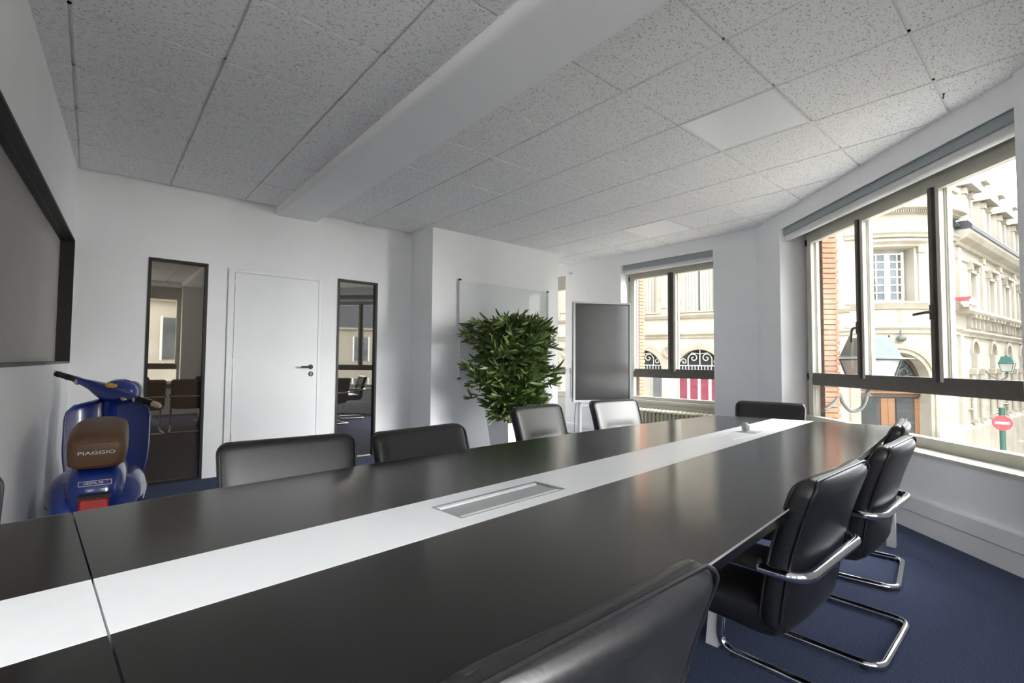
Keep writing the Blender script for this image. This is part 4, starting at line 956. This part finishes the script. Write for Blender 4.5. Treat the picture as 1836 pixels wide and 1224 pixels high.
# --- facade seen through the side window
ar1, ar0 = fa1.at(1253), fa1.at(1150); stp = ar1-ar0
cs = [ar1-stp*k for k in range(-0, 9)]
AR_, az = .83, gz(-.30)
hol = []
for c_ in cs: hol += [(c_-AR_, c_+AR_, GZ+.2, az, True), (c_-.62, c_+.62, gz(2.02), gz(4.0), False)]
fwall('street_wall', 'stone_pink', bl, fa1, 0, L1+.1, GZ, gz(4.95), hol, .30)
for i, c_ in enumerate(cs):
    arch_ring('arch', 'stone_trim', bl, fa1, c_, az, AR_, AR_+.20, -.05, .07)
    if i < 3:
        gl_ = arch_fill('fanlight', 'dark_pane', bl, fa1, c_, az, AR_, -.29, -.26)
        m_ = MB()
        for zz in (.02, .20): m_.tube([fa1(c_-AR_, az+zz, -.20), fa1(c_+AR_, az+zz, -.20)], .018, 5)
        for k in range(14): x = -AR_+.06+k*(2*AR_-.12)/13; m_.tube([fa1(c_+x, az, -.20), fa1(c_+x, az+.22, -.20)], .014, 5)
        for sx in (-1, 1):
            sp_ = [(sx*(.24+.19*(1-t/15)*math.cos(t*.62)), .50+.19*(1-t/15)*math.sin(t*.62)) for t in range(14)]
            m_.tube([fa1(c_+x, az+z, -.20) for x, z in sp_], .020, 5)
            sp_ = [(sx*(.60+.13*(1-t/13)*math.cos(t*.7)), .36+.13*(1-t/13)*math.sin(t*.7)) for t in range(11)]
            m_.tube([fa1(c_+x, az+z, -.20) for x, z in sp_], .018, 5)
            m_.tube([fa1(c_+sx*.44, az+.2, -.20), fa1(c_+sx*.44, az+.52, -.20), fa1(c_+sx*.3, az+.70, -.20), fa1(c_, az+.66, -.20)], .018, 5)
        m_.tube([fa1(c_, az+.2, -.20), fa1(c_, az+.82, -.20)], .02, 5)
        m_.build('fanlight_grille', 'white_iron', gl_)
        red = i != 1
        dd = empty('street_door', parent=bl)
        fob('door_back', 'stone_shade' if not red else 'white_iron', dd, fa1, c_-AR_, c_+AR_, GZ, az-.02, -.29, -.25)
        for k in range(4):
            a = -AR_+.06+k*(2*AR_-.08)/4; fob('door_panel', 'red_door' if red else ('pane_grey' if k % 2 else 'stone'), dd, fa1, c_+a, c_+a+(2*AR_-.08)/4-.11, GZ+.2, az-.10, -.25, -.22)
    else:
        arch_fill('arch_infill', 'stone_shade', bl, fa1, c_, az, AR_, -.30, -.25, GZ)
    sh = empty('shuttered_window', parent=bl)
    fob('frame_post', 'iron_grey', sh, fa1, c_-.02, c_+.02, gz(2.02), gz(4.0), -.22, -.16)
    for a, b in ((-.62, -.03), (.03, .62)):
        lf = fob('shutter_leaf', 'shutter', sh, fa1, c_+a, c_+b, gz(2.02), gz(4.0), -.24, -.20)
        if i < 2:
            for k in range(5): s_ = c_+a+(b-a)*k/5; fob('shutter_fold', 'shutter', sh, fa1, s_+.004, s_+(b-a)/5-.012, gz(2.04), gz(3.98), -.20, -.175)
    fob('window_sill', 'stone_trim', bl, fa1, c_-.8, c_+.8, gz(1.96), gz(2.02), 0, .16)
    for a in (-.72, .72): fob('window_jamb', 'stone_trim', bl, fa1, c_+a-.09, c_+a+.09, gz(2.02), gz(4.1), 0, .05)
    if i < 3:
        md = c_-stp/2
        mm = Vector(fa1(md, gz(.45), 0)); mt_ = Matrix.Rotation(math.atan2(fa1.n.y, fa1.n.x), 4, 'Z') @ Matrix.Rotation(math.radians(90), 4, 'Y')
        MB().lathe([(0, .03), (.16, .03), (.18, .07), (.25, .07), (.26, 0), (.0, 0)], 20, mm, mt_).build('medallion', 'stone_trim', bl, smooth=40)
        fob('wall_panel', 'stone', bl, fa1, md-.45, md+.45, gz(2.2), gz(4.0), 0, .04)
for nm, prof in (('sill_course', [(0, gz(1.72)), (.07, gz(1.75)), (.14, gz(1.86)), (.14, gz(1.94)), (0, gz(1.97))]), ('string_course', [(0, gz(.96)), (.06, gz(.98)), (.06, gz(1.06)), (.13, gz(1.12)), (.13, gz(1.18)), (0, gz(1.2))]), ('cornice', [(0, gz(4.6)), (.3, gz(4.8)), (.3, gz(4.95)), (0, gz(5.05))])):
    moulding(nm, 'stone_trim', bl, fa1, 0, L1, prof)
rr = [[fa1(s_, gz(z), o) for o, z in ((.1, 4.95), (-1.6, 7.2), (-1.6, 4.95))] for s_ in (0, L1-.4)]
MB().loft(rr).build('mansard_roof', 'slate', bl)
# red and white awning edge and inscriptions on the side facade
s_ = fa2.at(1713)
aw = fob('awning', 'sign_red', bl, fa2, s_-.35, s_+.30, gz(2.14), gz(2.22), .1, .5); fob('awning_valance', 'white_iron', aw, fa2, s_-.35, s_+.30, gz(1.98), gz(2.14), .46, .5); fob('awning_hem', 'sign_red', aw, fa2, s_-.35, s_+.30, gz(1.93), gz(1.98), .46, .5)
for px, zz in ((1738, -1.55), (1742, -1.95), (1742, -2.12), (1778, -1.75), (1780, -1.85), (1800, -1.6), (1802, -1.72), (1826, -1.5)):
    s_ = fa2.at(px); fob('inscription_line', 'stone_shade', bl, fa2, s_-.32, s_+.32, gz(zz), gz(zz)+.035, 0, .08)
# --- street furniture
def ground_at(px, depth):
    r = ray(px, 640); return Vector((r.x*depth, r.y*depth, GZ))
p = ground_at(1793, 15.6); sg = empty('no_entry_sign', p, 0, 'red round no-entry sign with white bar on a green post', 'traffic sign')
tocam = math.atan2(-p.y, -p.x)
MB().tube([(0, 0, 0), (0, 0, gz(-1.35)-GZ)], .075, 12).build('post', 'deep_green', sg, smooth=50)
Mz = Matrix.Rotation(tocam, 4, 'Z') @ Matrix.Rotation(math.radians(90), 4, 'Y')
dsk = MB().lathe([(0, .08), (.235, .08), (.24, .09), (.235, .10), (0, .10)], 28, (0, 0, gz(-1.83)-GZ), Mz).build('disc', 'sign_red', sg, smooth=40)
b_ = MB().box(.101, .106, -.165, .165, -.035, .035).build('bar', 'white_iron', dsk); b_.matrix_local = Matrix.Translation((0, 0, gz(-1.83)-GZ)) @ Matrix.Rotation(tocam, 4, 'Z')
p = ground_at(1704, 15.2); nb = empty('notice_board', p, math.atan2(-p.y, -p.x), 'narrow white and blue notice panel beside the tower entrance', 'notice board')
MB().box(-.04, .0, -.30, .30, .4, 2.05).build('panel', 'white_iron', nb, bevel=.01)
MB().box(.0, .012, -.26, .26, 1.62, 1.72).build('blue_band', 'sign_blue', nb); MB().box(.0, .012, -.22, .22, 1.78, 1.95).build('header_print', 'lamp_glass', nb)
MB().box(.0, .012, -.10, .10, .95, 1.15).build('emblem', 'sign_blue', nb); MB().box(.0, .012, -.2, .2, 1.40, 1.43).build('print_line', 'iron_grey', nb)
for y in (-.27, .27): MB().box(-.04, 0, y-.02, y+.02, 0, .4).build('leg', 'iron_grey', nb)
def lantern(label, origin, w, rz, mroof, bracket):
    r = empty('street_lantern', origin, rz, label, 'street lamp')
    def sq(h, z): return [(-h, -h, z), (h, -h, z), (h, h, z), (-h, h, z)]
    MB().loft([sq(w*.50, .0), sq(w*.36, .03*w), sq(w*.34, .06*w), sq(w*.24, .40*w), sq(w*.05, .46*w)]).build('roof', mroof, r)
    MB().lathe([(0, 0), (.10*w, 0), (.11*w, .03*w), (.06*w, .07*w), (0, .10*w)], 14, (0, 0, .44*w)).build('cap', mroof, r, smooth=40)
    for sx in (-1, 1):
        for sy in (-1, 1): MB().ell((sx*.22*w, sy*.22*w, .42*w), .02*w, .02*w, .035*w, 8, 6).build('finial', mroof, r, smooth=50)
    MB().loft([sq(w*.34, .0), sq(w*.22, -.52*w)]).build('glass', 'lamp_glass', r)
    for sx in (-1, 1):
        for sy in (-1, 1): MB().tube([(sx*w*.345, sy*w*.345, 0), (sx*w*.225, sy*w*.225, -.53*w)], .014*w+.002, 6).build('frame_bar', mroof, r)
    MB().loft([sq(w*.37, -.03*w), sq(w*.37, .005)]).build('frame_ring', mroof, r); MB().loft([sq(w*.235, -.55*w), sq(w*.235, -.51*w)]).build('base_ring', mroof, r)
    MB().tube(fillet(bracket, .10*w, 5), .035*w, 10).build('bracket', 'iron_grey', r, smooth=50)
    m_ = MB(); m_.tube([(.0, .0, -.55*w), (-.05*w, -.06*w, -.60*w), (-.08*w, -.02*w, -.66*w), (0, 0, -.70*w)], .02*w, 8); m_.build('scroll', 'iron_grey', r, smooth=50)
    return r
rl_ = ray(1559, 643); lp_ = rl_*4.75; LO = Vector((lp_.x, lp_.y, CZ+lp_.z))
rzl = math.atan2(RT.y, RT.x)
def inplane(px, py, dep=4.75):                        # bracket points beside the lantern, in its own frame
    q_ = ray(px, py)*dep; q_ = Vector((q_.x, q_.y, CZ+q_.z))-LO; q_.rotate(Matrix.Rotation(-rzl, 3, 'Z')); return q_
brk_ = [inplane(1478, 735, 4.70), inplane(1497, 722, 4.72), inplane(1504, 702), inplane(1510, 722), inplane(1526, 739), inplane(1545, 733), inplane(1552, 718), inplane(1556, 697)]
lantern('grey-green lantern on a scrolled bracket just outside the angled window', LO, .51, rzl, 'lamp_green', brk_)
s_ = fa2.at(1752); lp2 = Vector(fa2(s_+.15, gz(.08), .75))
lantern('green wall lantern mounted on the cream facade across the street', lp2, .56, math.atan2(fa2.n.y, fa2.n.x), 'deep_green', [(-.75, 0, -.25), (-.6, 0, -.22), (-.45, 0, -.45), (-.2, 0, -.62), (0, 0, -.5), (0, 0, -.3)])
# --- houses seen mirrored in the panels; the row is added to shade the facade
def house(label, loc, rz, w, d, h, m, hr):
    r = empty('town_house', loc, rz, label, 'building')
    MB().box(-w/2, w/2, -d, 0, 0, h).build('walls', m, r)
    MB().loft([[(-w/2-.2, .2, h), (w/2+.2, .2, h), (w/2+.2, -d-.2, h), (-w/2-.2, -d-.2, h)], [(-w/2+.7, -.9, h+hr), (w/2-.7, -.9, h+hr), (w/2-.7, -d+.9, h+hr), (-w/2+.7, -d+.9, h+hr)], [(-w/2+2, -d*.45, h+hr*1.35), (w/2-2, -d*.45, h+hr*1.35), (w/2-2, -d*.55, h+hr*1.35), (-w/2+2, -d*.55, h+hr*1.35)]]).build('roof', 'slate', r)
    MB().box(-w/2-.15, w/2+.15, 0, .18, h-.15, h+.05).build('cornice', 'stone_trim', r)
    for x in (-w*.32, w*.32): 
        c_ = MB().box(x-.5, x+.5, -d*.5-.4, -d*.5+.4, h+hr, h+hr*1.35+1.1).build('chimney', 'brick_wall', r)
        for k in (-.3, 0, .3): MB().tube([(x+k, -d*.5, h+hr*1.35+1.1), (x+k, -d*.5, h+hr*1.35+1.45)], .10, 8).build('chimney_pot', 'chimney_pot', c_)
    n = int(w/2.2); 
    for lv in range(int(h/3)):
        for k in range(n):
            x = -w/2+(k+.5)*w/n; wv = MB().box(x-.5, x+.5, 0, .04, .9+3*lv, 2.6+3*lv).build('window', 'pane_grey', r)
            MB().box(x-.58, x-.5, 0, .07, .85+3*lv, 2.65+3*lv).build('window_jamb', 'white_iron', wv); MB().box(x+.5, x+.58, 0, .07, .85+3*lv, 2.65+3*lv).build('window_jamb', 'white_iron', wv); MB().box(x-.03, x+.03, .04, .07, .9+3*lv, 2.6+3*lv).build('window_bar', 'white_iron', wv)
    for k in range(0, n, 2):
        x = -w/2+(k+.5)*w/n; dm = MB().box(x-.55, x+.55, -1.2, .05, h+.2, h+1.7).build('dormer', 'white_iron', r); MB().box(x-.35, x+.35, .05, .08, h+.4, h+1.5).build('dormer_pane', 'pane_grey', dm)
house('cream town house with slate mansard roof, first of the row added to shade the facade across the side street', (26.5, -7.0, GZ), 0, 11, 9, 15.2, 'stone', 2.6)  # tall row put here to keep sun off the side facade
house('cream town house with slate mansard roof, second of the row added to shade the facade across the side street', (38.1, -7.0, GZ), 0, 11, 9, 15.2, 'stone', 2.6)
house('cream town house with slate mansard roof, third of the row added to shade the facade across the side street', (49.7, -7.0, GZ), 0, 11, 9, 15.2, 'stone', 2.6)
house('low cream house with slate mansard roof far down the side street', (12.5, -24.0, GZ), math.radians(16), 12, 9, 6.3, 'stone', 2.4)
house('pale stone town house with slate roof opposite the rear windows', (-1.8, -13.5, GZ), 0, 11, 8, 6.4, 'plaster_outer', 2.4)
